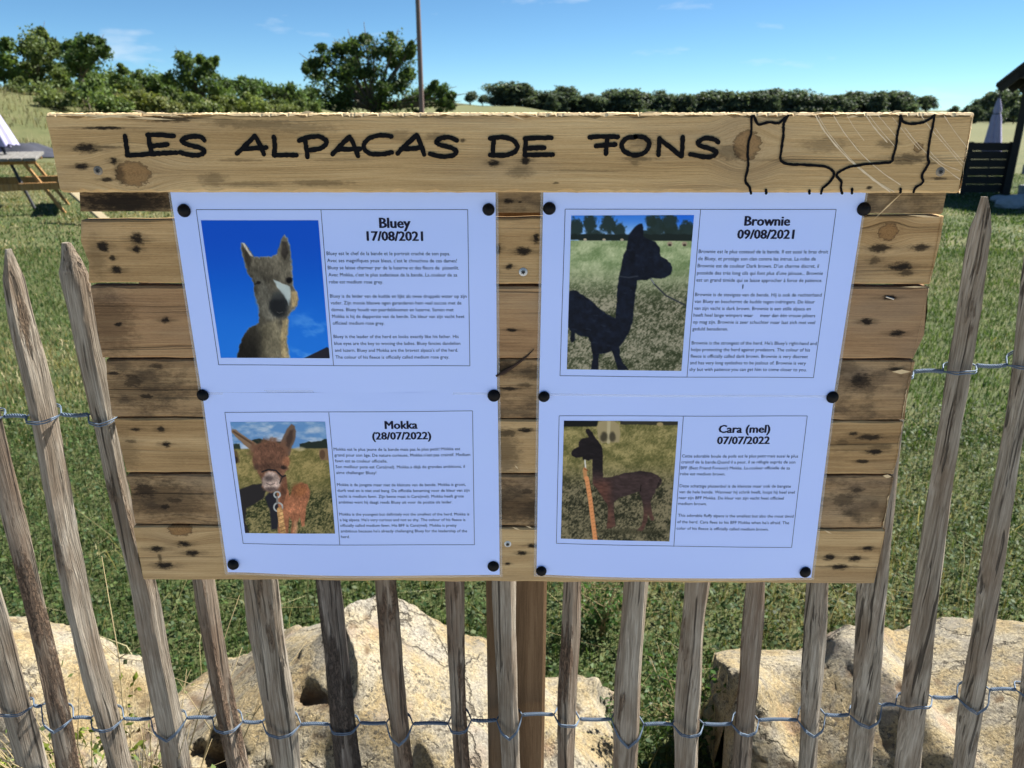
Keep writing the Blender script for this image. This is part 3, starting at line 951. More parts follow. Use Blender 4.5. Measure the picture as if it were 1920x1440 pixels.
def make_picket(name, path, style, seed, top_point=True):
    r = np.random.default_rng(seed)
    c = [P(u, v, YPK) for (u, v, w) in path]
    w = [max(.012, wd * pxm(v, YPK)) for (u, v, w_) in path for wd in (w_,)]
    # bottom to the soil
    d = (c[-1] - c[-2]).normalized()
    t = (c[-1].z + .04) / -d.z
    c.append(c[-1] + d * t * .5 + Vector((r.normal(0, .003), 0, 0))); w.append(w[-1])
    c.append(c[-2] + d * t); w.append(w[-1])
    zz = np.array([p.z for p in c]); xx = np.array([p.x for p in c]); ww = np.array(w)
    o = np.argsort(zz)
    n_ring = 84
    ztop, zbot = zz.max(), zz.min()
    zr = np.linspace(zbot, ztop, n_ring)
    # smooth the path
    fx = np.interp(zr, zz[o], xx[o]); fw = np.interp(zr, zz[o], ww[o])
    ker = np.ones(5) / 5
    pad = lambda q_: np.convolve(np.pad(q_, 2, mode='edge'), ker, 'valid')
    fx2 = pad(fx); fx2[:3] = fx[:3]; fx2[-3:] = fx[-3:]; fw = pad(fw)
    # split log: a ridge towards the viewer, off to one side, and flats left and right of it
    off_ = r.uniform(-.75, .75)
    ang = [-math.pi / 2 + off_, r.uniform(-.25, .35), math.pi / 2 + r.uniform(-.6, .6), math.pi + r.uniform(-.35, .25)]
    if r.random() < .45: ang.insert(1, (ang[0] + ang[1]) / 2)
    ang = np.array(ang); nb = len(ang)
    rad = r.uniform(.94, 1.12, nb)
    M = 22
    th = np.linspace(0, 2 * np.pi, M, endpoint=False)
    corners = np.stack([np.cos(ang) * rad, np.sin(ang) * rad], -1)
    # perimeter of the split log: a polygon slightly rounded
    per = []
    cl = np.vstack([corners, corners[:1]])
    seglen = np.linalg.norm(np.diff(cl, axis=0), axis=1); cum = np.concatenate([[0], np.cumsum(seglen)])
    for k in range(M):
        s = k / M * cum[-1]
        i = np.searchsorted(cum, s, side='right') - 1
        f_ = (s - cum[i]) / seglen[i]
        pnt = cl[i] * (1 - f_) + cl[i + 1] * f_
        per.append(pnt * .82 + pnt / np.linalg.norm(pnt) * .18)
    per = np.array(per)
    per[:, 0] = (per[:, 0] - (per[:, 0].max() + per[:, 0].min()) / 2) / (np.ptp(per[:, 0]) / 2)
    per[:, 1] = (per[:, 1] - (per[:, 1].max() + per[:, 1].min()) / 2) / (np.ptp(per[:, 1]) / 2)
    vs = []
    tw = r.uniform(-.5, .5)
    for i in range(n_ring):
        z = zr[i]
        hw = fw[i] / 2
        hd = min(.0125, max(.0085, hw * .85))
        sc = 1.0
        fromtop = ztop - z
        if fromtop < .03:
            sc = .34 + .66 * (fromtop / .03)
        ax_ = per[:, 0] * hw * sc
        ay_ = per[:, 1] * hd * sc
        nz = 1 + (vnoise(np.cos(th) * 1.6 + seed * 3.1, np.sin(th) * 1.6 + seed, z * 13) - .5) * .26 + (vnoise(np.cos(th) * 5 + seed, np.sin(th) * 5, z * 45) - .5) * .10
        ax_ = ax_ * nz
        ay_ = np.clip(ay_ * nz, -.0130, .0130)
        wy = 0.0
        for k in range(M):
            vs.append((fx2[i] + ax_[k], YPK + ay_[k] + wy, z))
    fs = []
    for i in range(n_ring - 1):
        for k in range(M):
            k2 = (k + 1) % M
            fs.append((i * M + k, i * M + k2, (i + 1) * M + k2, (i + 1) * M + k))
    fs.append(tuple(range(M - 1, -1, -1)))
    fs.append(tuple((n_ring - 1) * M + k for k in range(M)))
    me = mesh_py(name, [Vector(v) - FENCE_BASE for v in vs], fs, True, 24)
    o_ = obj('picket', me, fence, pk_m[style])
    return o_, (zr, fx2, fw)


geo = {}
names = list(pk_paths)
for k, nm in enumerate(names):
    st = dark_style.get(nm, (0, 1, 0)[k % 3])
    _, geo[nm] = make_picket('picket', pk_paths[nm], st, 100 + k)
# a few more pickets beyond the frame on both sides
extra = []
for side in (-1, 1):
    for k in range(1, 7):
        if side < 0:
            u0 = -22 - 105 * k
            path = [(u0 - 150, 455 + random.randint(-25, 25), 44), (u0, 1127, 48), (u0 + 85, 1440, 48)]
        else:
            u0 = 1965 + 108 * k
            path = [(u0 + 80, 420 + random.randint(-25, 25), 44), (u0, 1000, 46), (u0 - 55, 1440, 44)]
        _, g_ = make_picket('picket', path, k % 2, 300 + k + (20 if side > 0 else 0))
        extra.append((side, k, g_))
left_x = [g_ for (s_, k, g_) in sorted(extra, key=lambda e: -e[1]) if s_ < 0]
right_x = [g_ for (s_, k, g_) in sorted(extra, key=lambda e: e[1]) if s_ > 0]

zinc_wire = NT('galvanised_wire', .42)
zn = zinc_wire.noise(zinc_wire.coord(), 260, 4)
zinc_wire.color(zinc_wire.mix(zn, (.07, .10, .145), (.16, .21, .28)))
zinc_wire.b.inputs['Metallic'].default_value = .35
zinc_wire.b.inputs['Roughness'].default_value = .6


def x_at(g, z):
    return float(np.interp(z, g[0], g[1])), float(np.interp(z, g[0], g[2]))


def wire_mesh(stations):
    """stations: list of (x, half width, z front, z gap after) for every picket in order"""
    strands = [[] for _ in range(4)]
    phase = [0, math.pi / 2, math.pi, 3 * math.pi / 2]
    order = [0, 1, 2, 3]
    Yc = YPK
    for i, (x, hw, zf, zg) in enumerate(stations):
        zprev = stations[i - 1][3] if i else zf
        # around the picket: strands 0,1 in front, 2,3 behind
        for s in range(4):
            front = s < 2
            dz = (.0013 if s % 2 else -.0013)
            m_ = 13
            for k in range(m_):
                t = k / (m_ - 1)
                a_ = math.pi * t
                xx = x + (2 * t - 1) * (hw + .0045)
                prof = min(1.0, 5 * min(t, 1 - t))
                yy = Yc + (-1 if front else 1) * .0149 * prof
                base = zprev + (zg - zprev) * t
                tgt = zf if front else base + .006 * ((i * 7) % 3 - .6)
                bl = (1 - abs(2 * t - 1)) ** .8
                zz_ = base * (1 - bl) + tgt * bl + dz * min(1, prof * 1.3)
                strands[s].append((xx, yy, zz_))
        if i < len(stations) - 1:
            x2, hw2 = stations[i + 1][0], stations[i + 1][1]
            a0, a1 = x + hw + .006, x2 - hw2 - .006
            L_ = a1 - a0
            if L_ > .004:
                turns = max(1, round(L_ / .0115))
                npt = int(turns * 9)
                for s in range(4):
                    for k in range(npt + 1):
                        t = k / npt
                        ph = phase[s] + 2 * math.pi * turns * t
                        strands[s].append((a0 + L_ * t, Yc + math.cos(ph) * .0016, zg + math.sin(ph) * .0016 + .0012 * math.sin(t * 3.1) * (1 if i % 2 else -1)))
    m = MB()
    for s in strands:
        m.tube(s, .00082, 6)
    return m.mesh('wire', True, origin=FENCE_BASE)


def stations_for(zfun, gapfun):
    seq = [('x', g_) for g_ in left_x] + [(nm, geo[nm]) for nm in names] + [('x', g_) for g_ in right_x]
    out = []
    for i, (nm, g_) in enumerate(seq):
        z = zfun(nm, i)
        x, w = x_at(g_, z)
        out.append([x, w / 2, z, gapfun(nm, i)])
    return out


zl = {nm: P(960, lo_v[nm], YPK).z for nm in names}
gl = {nm: P(960, lo_gap[i] if i < len(lo_gap) else 1290, YPK).z for i, nm in enumerate(names)}
st = stations_for(lambda nm, i: zl.get(nm, zl['A'] - .012 if i < 8 else zl['T'] + .01 - .008 * (i % 2)), lambda nm, i: gl.get(nm, gl['A'] if i < 8 else gl['T']))
obj('wire', wire_mesh(st), fence, zinc_wire.m)
zu_l, zu_r = P(960, 781, YPK).z, P(960, 684, YPK).z
up_v = {'B': 779, 'C': 784, 'D': 788, 'Rr': 690, 'S': 681, 'Q': 700}
up_g = {'A': 778, 'B': 781, 'C': 777, 'D': 779, 'Q': 697, 'Rr': 685, 'S': 673}
nseq = len(left_x) + len(names) + len(right_x)


def zup(nm, i): return P(960, up_v[nm], YPK).z if nm in up_v else zu_l + (zu_r - zu_l) * np.clip((i - 8) / 16.0, 0, 1.2) - .006 * (i % 2)
def zupg(nm, i): return P(960, up_g[nm], YPK).z if nm in up_g else zu_l + (zu_r - zu_l) * np.clip((i - 7.5) / 16.0, 0, 1.2)


obj('wire', wire_mesh(stations_for(zup, zupg)), fence, zinc_wire.m)
obj('wire', wire_mesh(stations_for(lambda nm, i: .20 - .008 * (i % 3), lambda nm, i: .205)), fence, zinc_wire.m)

# ------------------------------------------------------------------ laminated sheets
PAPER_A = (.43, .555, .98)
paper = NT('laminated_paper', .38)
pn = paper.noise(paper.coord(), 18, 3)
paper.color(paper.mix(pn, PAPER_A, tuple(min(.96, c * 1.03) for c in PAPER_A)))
paper.b.inputs['Coat Weight'].default_value = .22
paper.b.inputs['Coat Roughness'].default_value = .12
pb = paper.noise(paper.coord(), 9, 2)
paper.bump(pb, .25, .003)
inkp = flat_mat('printed_ink', (.012, .012, .03), .6, .1, 200)
inkp.node_tree.nodes['Principled BSDF'].inputs['Specular IOR Level'].default_value = .1
frame_ink = flat_mat('printed_rule', (.06, .065, .10), .5, .1, 200)
photo_m = NT('printed_photo', .35)
photo_m.color(photo_m.attr('print'))
photo_m.b.inputs['Specular IOR Level'].default_value = .08
photo_m.b.inputs['Roughness'].default_value = .6
film = bpy.data.materials.new('laminate_film')
film.use_nodes = True
ft = film.node_tree
fb = ft.nodes['Principled BSDF']
fb.inputs['Base Color'].default_value = (.75, .78, .82, 1)
fb.inputs['Roughness'].default_value = .2
fb.inputs['Alpha'].default_value = .22

FONT_OBJS = []
def text_obj(body, size, bold=False):
    cu = bpy.data.curves.new('text', 'FONT')
    cu.body = body
    cu.size = size
    cu.resolution_u = 2
    cu.offset = 0.0
    o = bpy.data.objects.new('text_tmp', cu)
    COL.objects.link(o)
    FONT_OBJS.append(o)
    return o


def bilin(Q, s, t):
    (a0, a1), (b0, b1), (c0, c1), (d0, d1) = Q       # TL TR BR BL
    u = a0 * (1 - s) * (1 - t) + b0 * s * (1 - t) + c0 * s * t + d0 * (1 - s) * t
    v = a1 * (1 - s) * (1 - t) + b1 * s * (1 - t) + c1 * s * t + d1 * (1 - s) * t
    return u, v


# ---- printed photographs painted as colours on a fine mesh (printed matter, flat by nature)
class Paint:
    def __init__(self, Q, nxp, nyp):
        s, t = np.meshgrid(np.linspace(0, 1, nxp), np.linspace(0, 1, nyp))
        self.s, self.t = s, t
        self.X, self.Y = bilin(Q, s, t)
        self.C = np.zeros(s.shape + (3,))

    def fill(self, mask, col):
        col = np.asarray(col, float)
        m = np.clip(mask, 0, 1)[..., None]
        self.C = self.C * (1 - m) + col * m

    def sd(self, pts, jit=0, fs=.03, seed=0):
        X, Y = self.X, self.Y
        if jit:
            X = X + (fbm(self.X * fs + seed, self.Y * fs, 1.1 + seed, 3) - .5) * 2 * jit
            Y = Y + (fbm(self.X * fs + 40 + seed, self.Y * fs, 7.7, 3) - .5) * 2 * jit
        d2 = np.full(X.shape, 1e12)
        ins = np.zeros(X.shape, bool)
        n_ = len(pts)
        for i in range(n_):
            x0, y0 = pts[i]; x1, y1 = pts[(i + 1) % n_]
            ex, ey = x1 - x0, y1 - y0
            L2 = ex * ex + ey * ey + 1e-9
            t_ = np.clip(((X - x0) * ex + (Y - y0) * ey) / L2, 0, 1)
            d2 = np.minimum(d2, (X - x0 - t_ * ex) ** 2 + (Y - y0 - t_ * ey) ** 2)
            cr = ((y0 > Y) != (y1 > Y))
            with np.errstate(divide='ignore', invalid='ignore'):
                xi = (x1 - x0) * (Y - y0) / ((y1 - y0) if y1 != y0 else 1e-9) + x0
            ins ^= cr & (X < xi)
        d = np.sqrt(d2)
        return np.where(ins, -d, d)

    def poly(self, pts, col, soft=4, jit=0, fs=.03, a=1.0, seed=0):
        self.fill(a * sstep(soft, -soft, self.sd(pts, jit, fs, seed)), col)

    def line(self, pts, w, col, a=1.0):
        d = np.full(self.X.shape, 1e9)
        for i in range(len(pts) - 1):
            x0, y0 = pts[i]; x1, y1 = pts[i + 1]
            ex, ey = x1 - x0, y1 - y0
            t_ = np.clip(((self.X - x0) * ex + (self.Y - y0) * ey) / (ex * ex + ey * ey + 1e-9), 0, 1)
            d = np.minimum(d, np.hypot(self.X - x0 - t_ * ex, self.Y - y0 - t_ * ey))
        self.fill(a * sstep(w / 2 + 2.5, w / 2 - 2.5, d), col)

    def ell(self, cx, cy, rx, ry, col, soft=.15, a=1.0, jit=0.0, seed=0, fs=.035):
        d = np.hypot((self.X - cx) / rx, (self.Y - cy) / ry)
        if jit: d = d + (fbm(self.X * fs + seed, self.Y * fs, 2.2, 4) - .5) * jit
        self.fill(a * sstep(1 + soft, 1 - soft, d), col)

    def mod(self, mask, f):
        self.C = self.C * (1 + (np.asarray(f) - 1)[..., None] * np.clip(mask, 0, 1)[..., None])


def V(*pairs): return [tuple(p) for p in pairs]


def grassy(p, mask, c0, c1, seed, amp=.5):
    n1 = fbm(p.X * .012 + seed, p.Y * .02, 1.0, 4)
    n2 = fbm(p.X * .09 + p.Y * .05 + seed, p.Y * .08, 2.0, 3)
    n3 = np.abs(vnoise(p.X * .13 - p.Y * .08, p.Y * .11 + p.X * .05, seed) - .5) * 2
    f = np.clip(.5 + (n1 - .5) * 1.6 + (n2 - .5) * amp * 2 + (n3 - .4) * amp * .6, 0, 1)
    col = np.asarray(c0)[None, None] * (1 - f[..., None]) + np.asarray(c1)[None, None] * f[..., None]
    m = np.clip(mask, 0, 1)[..., None]
    p.C = p.C * (1 - m) + col * m


def photo_bluey():
    p = Paint([(220, 202), (1048, 202), (1135, 1180), (357, 1180)], 190, 224)
    g = sstep(250, 1150, p.Y)
    p.C = np.array([0, 74, 188.])[None, None] * (1 - g[..., None]) + np.array([28, 112, 214.])[None, None] * g[..., None]
    wv = sstep(.5, .8, fbm(p.X * .006 + p.Y * .004, p.Y * .012 - p.X * .004, 3, 4)) * sstep(700, 1000, p.Y) * sstep(700, 1000, p.X)
    p.fill(wv * .75, (120, 175, 235))
    p.poly(V((946, 1182), (1116, 1094), (1132, 1110), (1138, 1182)), (34, 34, 44), 3)
    body = V((470, 1185), (485, 1110), (510, 1030), (545, 965), (600, 935), (628, 915), (632, 800), (610, 740), (596, 690), (596, 630), (575, 590), (550, 560), (520, 460), (503, 390), (508, 352), (525, 355), (565, 400), (595, 445), (640, 450), (720, 445), (762, 432), (780, 360), (800, 312), (815, 300), (830, 320), (848, 370), (856, 430), (862, 500), (870, 590), (872, 640), (895, 690), (910, 740), (900, 790), (860, 840), (838, 870), (838, 960), (828, 1050), (840, 1120), (852, 1185))
    p.poly(body, (190, 178, 150), 7, 10, .06, a=.8)
    p.poly([(x - (4 if x > 700 else -3), y + 3) for x, y in body], (96, 92, 80), 9, 9, .06)
    p.poly(V((600, 560), (700, 640), (720, 760), (760, 880), (700, 900), (640, 860), (605, 720)), (122, 120, 108), 20, 8)
    p.poly(V((640, 940), (760, 900), (800, 1000), (780, 1180), (640, 1180)), (118, 112, 92), 25, 10)
    p.poly(V((800, 900), (838, 880), (832, 960), (822, 1060), (835, 1180), (790, 1180), (780, 1050)), (160, 144, 108), 12, 8)
    p.poly(V((735, 605), (790, 630), (850, 655), (858, 720), (842, 790), (800, 700), (762, 662)), (176, 188, 186), 6, 4)
    p.poly(V((855, 690), (895, 690), (908, 740), (895, 790), (862, 800)), (170, 150, 110), 10, 5)
    p.ell(775, 785, 70, 90, (44, 48, 50), .3, jit=.3)
    p.ell(845, 612, 22, 22, (22, 22, 24), .3)
    p.line(V((600, 640), (640, 625)), 7, (46, 42, 40))
    p.poly(V((512, 380), (555, 420), (580, 470), (560, 540), (530, 470)), (58, 54, 48), 10, 4)
    p.poly(V((510, 350), (530, 356), (590, 445), (570, 440), (525, 375)), (205, 200, 190), 4, 3)
    p.poly(V((795, 340), (830, 345), (838, 420), (815, 470), (785, 430)), (54, 50, 46), 9, 6)
    ms = sstep(4, -4, p.sd(body, 8, .06))
    p.mod(ms, .62 + .76 * fbm(p.X * .020, p.Y * .015, 5.5, 3))
    p.mod(ms, .66 + .68 * fbm(p.X * .11, p.Y * .05, 2.5, 3))
    p.mod(ms, 1 - .45 * sstep(800, 560, p.X) * sstep(500, 620, p.Y) - .3 * sstep(900, 1150, p.Y) * sstep(700, 560, p.X))
    p.ell(772, 800, 58, 70, (24, 27, 30), .35, .85, .35)
    p.ell(770, 712, 50, 34, (64, 68, 68), .6, .6, .4)
    p.poly(V((742, 612), (790, 634), (846, 660), (852, 712), (838, 770), (806, 712), (768, 668)), (170, 184, 184), 8, 5, a=.9)
    p.line(V((760, 838), (775, 846), (800, 838)), 5, (84, 84, 82), .7)
    p.ell(846, 612, 17, 13, (14, 13, 14), .5); p.line(V((824, 600), (850, 592), (868, 600)), 5, (40, 36, 34))
    p.ell(628, 628, 16, 12, (30, 28, 28), .4)
    return p


def photo_brownie():
    p = Paint([(232, 170), (1102, 162), (1013, 1268), (200, 1260)], 190, 240)
    g = sstep(165, 320, p.Y)
    tb = np.array([52, 118, 214.])[None, None]
    p.C = tb * (1 - g[..., None]) + np.array([140, 182, 232.])[None, None] * g[..., None]
    p.fill(sstep(700, 1000, p.X) * (1 - g) * .6, (18, 86, 208))
    for (x, y, rx, ry) in ((262, 250, 46, 62), (360, 225, 46, 64), (400, 300, 60, 40), (495, 225, 55, 66), (572, 268, 46, 52), (840, 240, 62, 76), (925, 220, 58, 74), (800, 205, 40, 40), (1062, 270, 62, 70), (780, 300, 60, 40), (960, 290, 70, 50)):
        p.ell(x, y, rx, ry, (32, 46, 44), .25, .95, .9, seed=x * .01, fs=.05)
    p.poly(V((190, 292), (1120, 290), (1120, 345), (190, 335)), (26, 36, 36), 5, 10)
    fld = sstep(332, 340, p.Y)
    gg = sstep(340, 900, p.Y)[..., None]
    grassy(p, fld, (104, 126, 84), (178, 188, 150), 3.0, .35)
    low = p.C.copy()
    grassy(p, fld * sstep(450, 800, p.Y), (52, 60, 40), (150, 146, 126), 8.0, .9)
    for x in (932, 1036): p.ell(x, 356, 19, 17, (150, 136, 118), .2); p.ell(x, 364, 12, 9, (60, 52, 46), .3)
    for x in (330, 465, 592): p.ell(x, 330, 12, 8, (170, 160, 140), .3)
    al = V((208, 705), (225, 680), (265, 680), (310, 710), (380, 760), (440, 820), (520, 870), (545, 878), (555, 780), (560, 660), (570, 590), (585, 530), (600, 440), (625, 390), (632, 340), (645, 290), (675, 250), (705, 225), (735, 220), (746, 250), (742, 310), (770, 322), (830, 340), (860, 385), (866, 440), (905, 460), (940, 492), (951, 520), (942, 565), (900, 590), (870, 600), (800, 592), (770, 608), (700, 610), (690, 700), (680, 800), (670, 900), (640, 990), (600, 1060), (575, 1090), (576, 1150), (600, 1215), (640, 1262), (560, 1262), (545, 1190), (520, 1120), (470, 1142), (430, 1142), (425, 1200), (425, 1262), (372, 1262), (385, 1180), (372, 1060), (350, 1020), (290, 1010), (258, 985), (262, 1040), (235, 1060), (222, 1030), (230, 980), (206, 940))
    p.poly(al, (17, 23, 36), 5, 5, .05)
    ms = sstep(3, -3, p.sd(al))
    p.mod(ms, .45 + 1.1 * fbm(p.X * .03, p.Y * .03, 5.5, 4))
    p.fill(ms * .35 * sstep(.6, .75, fbm(p.X * .02, p.Y * .05, 1.5, 4)), (44, 54, 74))
    p.line(V((580, 582), (640, 590), (705, 580)), 9, (44, 50, 62))
    p.line(V((800, 600), (822, 635), (850, 662), (905, 716), (1048, 787)), 11, (52, 56, 62))
    p.line(V((800, 600), (822, 632)), 5, (150, 156, 160))
    return p


def photo_mokka():
    p = Paint([(218, 213), (973, 213), (1055, 1095), (338, 1098)], 180, 210)
    cl = fbm(p.X * .008, p.Y * .022, 4, 5)
    f = sstep(.35, .68, cl)[..., None]
    p.C = np.array([92, 136, 186.])[None, None] * (1 - f) + np.array([176, 190, 208.])[None, None] * f
    p.poly(V((210, 385), (290, 380), (300, 430), (210, 430)), (40, 52, 44), 5, 10)
    p.poly(V((390, 350), (440, 338), (500, 352), (560, 370), (640, 365), (640, 430), (390, 430)), (32, 42, 36), 5, 9)
    p.poly(V((770, 380), (850, 368), (940, 362), (965, 340), (1000, 345), (1000, 445), (770, 445)), (34, 44, 38), 5, 9)
    fld = sstep(412, 424, p.Y)
    grassy(p, fld, (92, 90, 50), (158, 142, 92), 2.0, .6)
    grassy(p, fld * sstep(620, 850, p.Y), (38, 46, 26), (140, 130, 88), 9.0, 1.0)
    p.poly(V((925, 428), (950, 418), (1002, 420), (1008, 510), (935, 508), (922, 470)), (122, 98, 74), 5, 3)
    p.ell(950, 466, 22, 36, (88, 66, 50), .2)
    p.poly(V((236, 430), (275, 440), (295, 520), (252, 535)), (92, 76, 50), 6, 4); p.ell(262, 505, 16, 26, (40, 34, 30), .3)
    p.poly(V((280, 742), (380, 705), (470, 690), (505, 740), (480, 812), (420, 852), (345, 892), (338, 1000), (372, 1098), (325, 1100), (305, 920)), (38, 36, 38), 6, 5)
    p.poly(V((490, 800), (560, 740), (610, 820), (600, 1060), (545, 1065), (535, 920)), (34, 34, 42), 8, 6)
    neck = V((598, 640), (660, 640), (672, 720), (692, 800), (720, 720), (780, 685), (830, 700), (852, 750), (846, 820), (822, 890), (812, 1030), (790, 1040), (775, 960), (750, 1010), (742, 1098), (702, 1098), (715, 1000), (690, 960), (682, 1098), (603, 1098), (600, 900), (588, 760))
    p.poly(neck, (156, 102, 74), 6, 5)
    p.ell(765, 745, 62, 56, (128, 82, 52), .4, .8, .3)
    p.poly(V((660, 640), (675, 720), (640, 860), (612, 840), (605, 700)), (112, 74, 56), 10, 6)
    p.ell(740, 1050, 20, 60, (196, 150, 112), .4, .7)
    p.poly(V((222, 285), (240, 262), (300, 298), (370, 345), (452, 392), (440, 425), (395, 440), (330, 385), (265, 330)), (128, 104, 82), 6, 6)
    p.line(V((245, 285), (400, 385)), 14, (86, 66, 52))
    p.poly(V((608, 400), (640, 320), (670, 260), (705, 232), (732, 243), (742, 290), (730, 350), (702, 420), (690, 475), (640, 450)), (100, 82, 70), 6, 6)
    p.poly(V((650, 370), (690, 280), (718, 270), (712, 340), (680, 430)), (66, 52, 46), 12, 6)
    p.ell(770, 420, 40, 16, (196, 184, 150), .5, .6, .5)
    p.ell(530, 440, 150, 96, (112, 80, 62), .2, .9, .6, seed=4)
    head = V((396, 470), (420, 415), (480, 375), (560, 372), (630, 405), (685, 480), (682, 560), (655, 610), (650, 690), (610, 750), (540, 768), (480, 740), (462, 660), (430, 580), (400, 545))
    p.poly(head, (116, 82, 64), 9, 14, .05)
    p.ell(520, 460, 120, 90, (100, 70, 56), .35, .8, .5)
    p.ell(640, 565, 24, 16, (26, 22, 22), .5); p.ell(425, 560, 20, 24, (66, 48, 42), .7, .8); p.ell(530, 560, 110, 26, (70, 50, 42), .7, .6, .4)
    p.ell(662, 520, 30, 36, (150, 100, 72), .5, .7, .4)
    p.ell(542, 678, 72, 82, (166, 146, 136), .15, 1, .2)
    p.ell(522, 652, 34, 22, (92, 80, 78), .6, .9); p.ell(540, 738, 50, 16, (84, 70, 68), .6, .8); p.line(V((505, 690), (535, 705), (570, 692)), 6, (70, 60, 60), .8)
    p.line(V((470, 600), (520, 582), (580, 590), (630, 640), (655, 630)), 14, (32, 30, 34)); p.line(V((630, 640), (610, 690)), 10, (40, 38, 42))
    for (cx, cy, rr_) in ((590, 782, 24), (600, 882, 34)):
        d = np.abs(np.hypot(p.X - cx, p.Y - cy) - rr_)
        p.fill(sstep(8, 4, d), (168, 172, 172))
    p.line(V((590, 800), (592, 850)), 16, (120, 120, 118))
    p.line(V((612, 905), (625, 990), (645, 1098)), 46, (190, 148, 98)); 
    for k in range(6): p.line(V((596 + 5 * k, 930 + 30 * k), (642 + 4 * k, 912 + 30 * k)), 5, (130, 92, 58))
    ms = sstep(4, -4, np.minimum(p.sd(head), p.sd(neck)))
    p.mod(ms, .62 + .76 * fbm(p.X * .022, p.Y * .02, 6.5, 3))
    p.mod(ms, .66 + .68 * fbm(p.X * .13, p.Y * .08, 2.5, 3))
    return p


def photo_cara():
    p = Paint([(243, 207), (1148, 210), (1077, 1157), (218, 1140)], 190, 205)
    grassy(p, np.ones_like(p.X), (88, 88, 50), (158, 146, 98), 5.0, .6)
    grassy(p, sstep(480, 760, p.Y), (38, 40, 28), (124, 116, 90), 11.0, 1.0)
    p.poly(V((230, 195), (515, 195), (510, 240), (500, 250), (230, 252)), (20, 24, 24), 4, 4)
    p.poly(V((690, 195), (1160, 195), (1160, 238), (690, 236)), (46, 46, 40), 4, 4); p.fill(sstep(215, 208, p.Y) * sstep(690, 720, p.X), (120, 130, 140))
    p.ell(1005, 232, 26, 14, (150, 134, 96), .2)
    p.poly(V((505, 260), (520, 215), (560, 205), (640, 205), (682, 240), (692, 310), (680, 370), (540, 376), (512, 330)), (150, 138, 104), 5, 3)
    p.line(V((600, 205), (596, 370)), 26, (178, 168, 136), .8)
    p.ell(560, 330, 28, 40, (58, 54, 42), .4, .9, .4); p.ell(628, 330, 24, 38, (62, 58, 46), .4, .9, .4)
    p.ell(750, 1075, 300, 22, (46, 46, 32), .7, .6, .6)
    al = V((303, 450), (320, 425), (360, 405), (362, 370), (385, 345), (430, 335), (440, 330), (418, 295), (418, 270), (440, 268), (475, 305), (500, 345), (530, 380), (548, 420), (552, 470), (550, 560), (554, 645), (620, 640), (720, 610), (850, 592), (930, 600), (990, 625), (1022, 660), (1010, 700), (975, 730), (960, 770), (930, 820), (935, 880), (945, 940), (962, 982), (935, 990), (910, 930), (905, 980), (880, 1050), (860, 1072), (820, 1066), (860, 1020), (875, 940), (870, 850), (840, 750), (760, 780), (680, 805), (640, 840), (640, 940), (652, 1032), (610, 1052), (580, 1050), (590, 960), (590, 860), (560, 820), (500, 730), (470, 690), (470, 600), (470, 500), (430, 505), (395, 502), (390, 480), (340, 490), (308, 475))
    p.poly(al, (58, 46, 46), 5, 5, .05)
    p.fill(sstep(4, -4, p.sd(al, 5, .05)) * sstep(640, 560, p.Y), (27, 24, 27))
    p.fill(sstep(4, -8, p.sd(al, 5, .05)) * sstep(660, 560, p.X) * sstep(620, 720, p.Y) * .8, (92, 60, 50))
    p.fill(sstep(4, -4, p.sd(al, 5, .05)) * sstep(800, 960, p.Y) * .5, (104, 70, 56))
    p.line(V((855, 700), (850, 750)), 8, (26, 22, 22)); p.line(V((1010, 660), (985, 715)), 16, (36, 30, 30))
    p.line(V((1010, 690), (975, 640)), 4, (80, 66, 60), .5)
    p.line(V((425, 500), (440, 505)), 16, (24, 22, 24))
    p.line(V((410, 510), (416, 575)), 10, (206, 206, 200)); p.line(V((408, 580), (415, 650)), 30, (178, 128, 84)); p.line(V((404, 575), (432, 590)), 6, (120, 50, 40))
    p.line(V((424, 650), (452, 820), (490, 1150)), 34, (206, 140, 92))
    for k in range(16): p.line(V((418 + 4.6 * k, 680 + 30 * k), (446 + 4.6 * k, 668 + 30 * k)), 5, (160, 98, 58), .7)
    ms = sstep(3, -3, p.sd(al))
    p.mod(ms, .6 + .8 * fbm(p.X * .03, p.Y * .07, 6.5, 4))
    return p


# printed colours relative to the sheet's own white
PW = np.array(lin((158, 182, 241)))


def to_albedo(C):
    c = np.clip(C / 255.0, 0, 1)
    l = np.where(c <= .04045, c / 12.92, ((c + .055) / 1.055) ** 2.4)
    return np.clip(l / PW * np.array(PAPER_A), .004, .9)


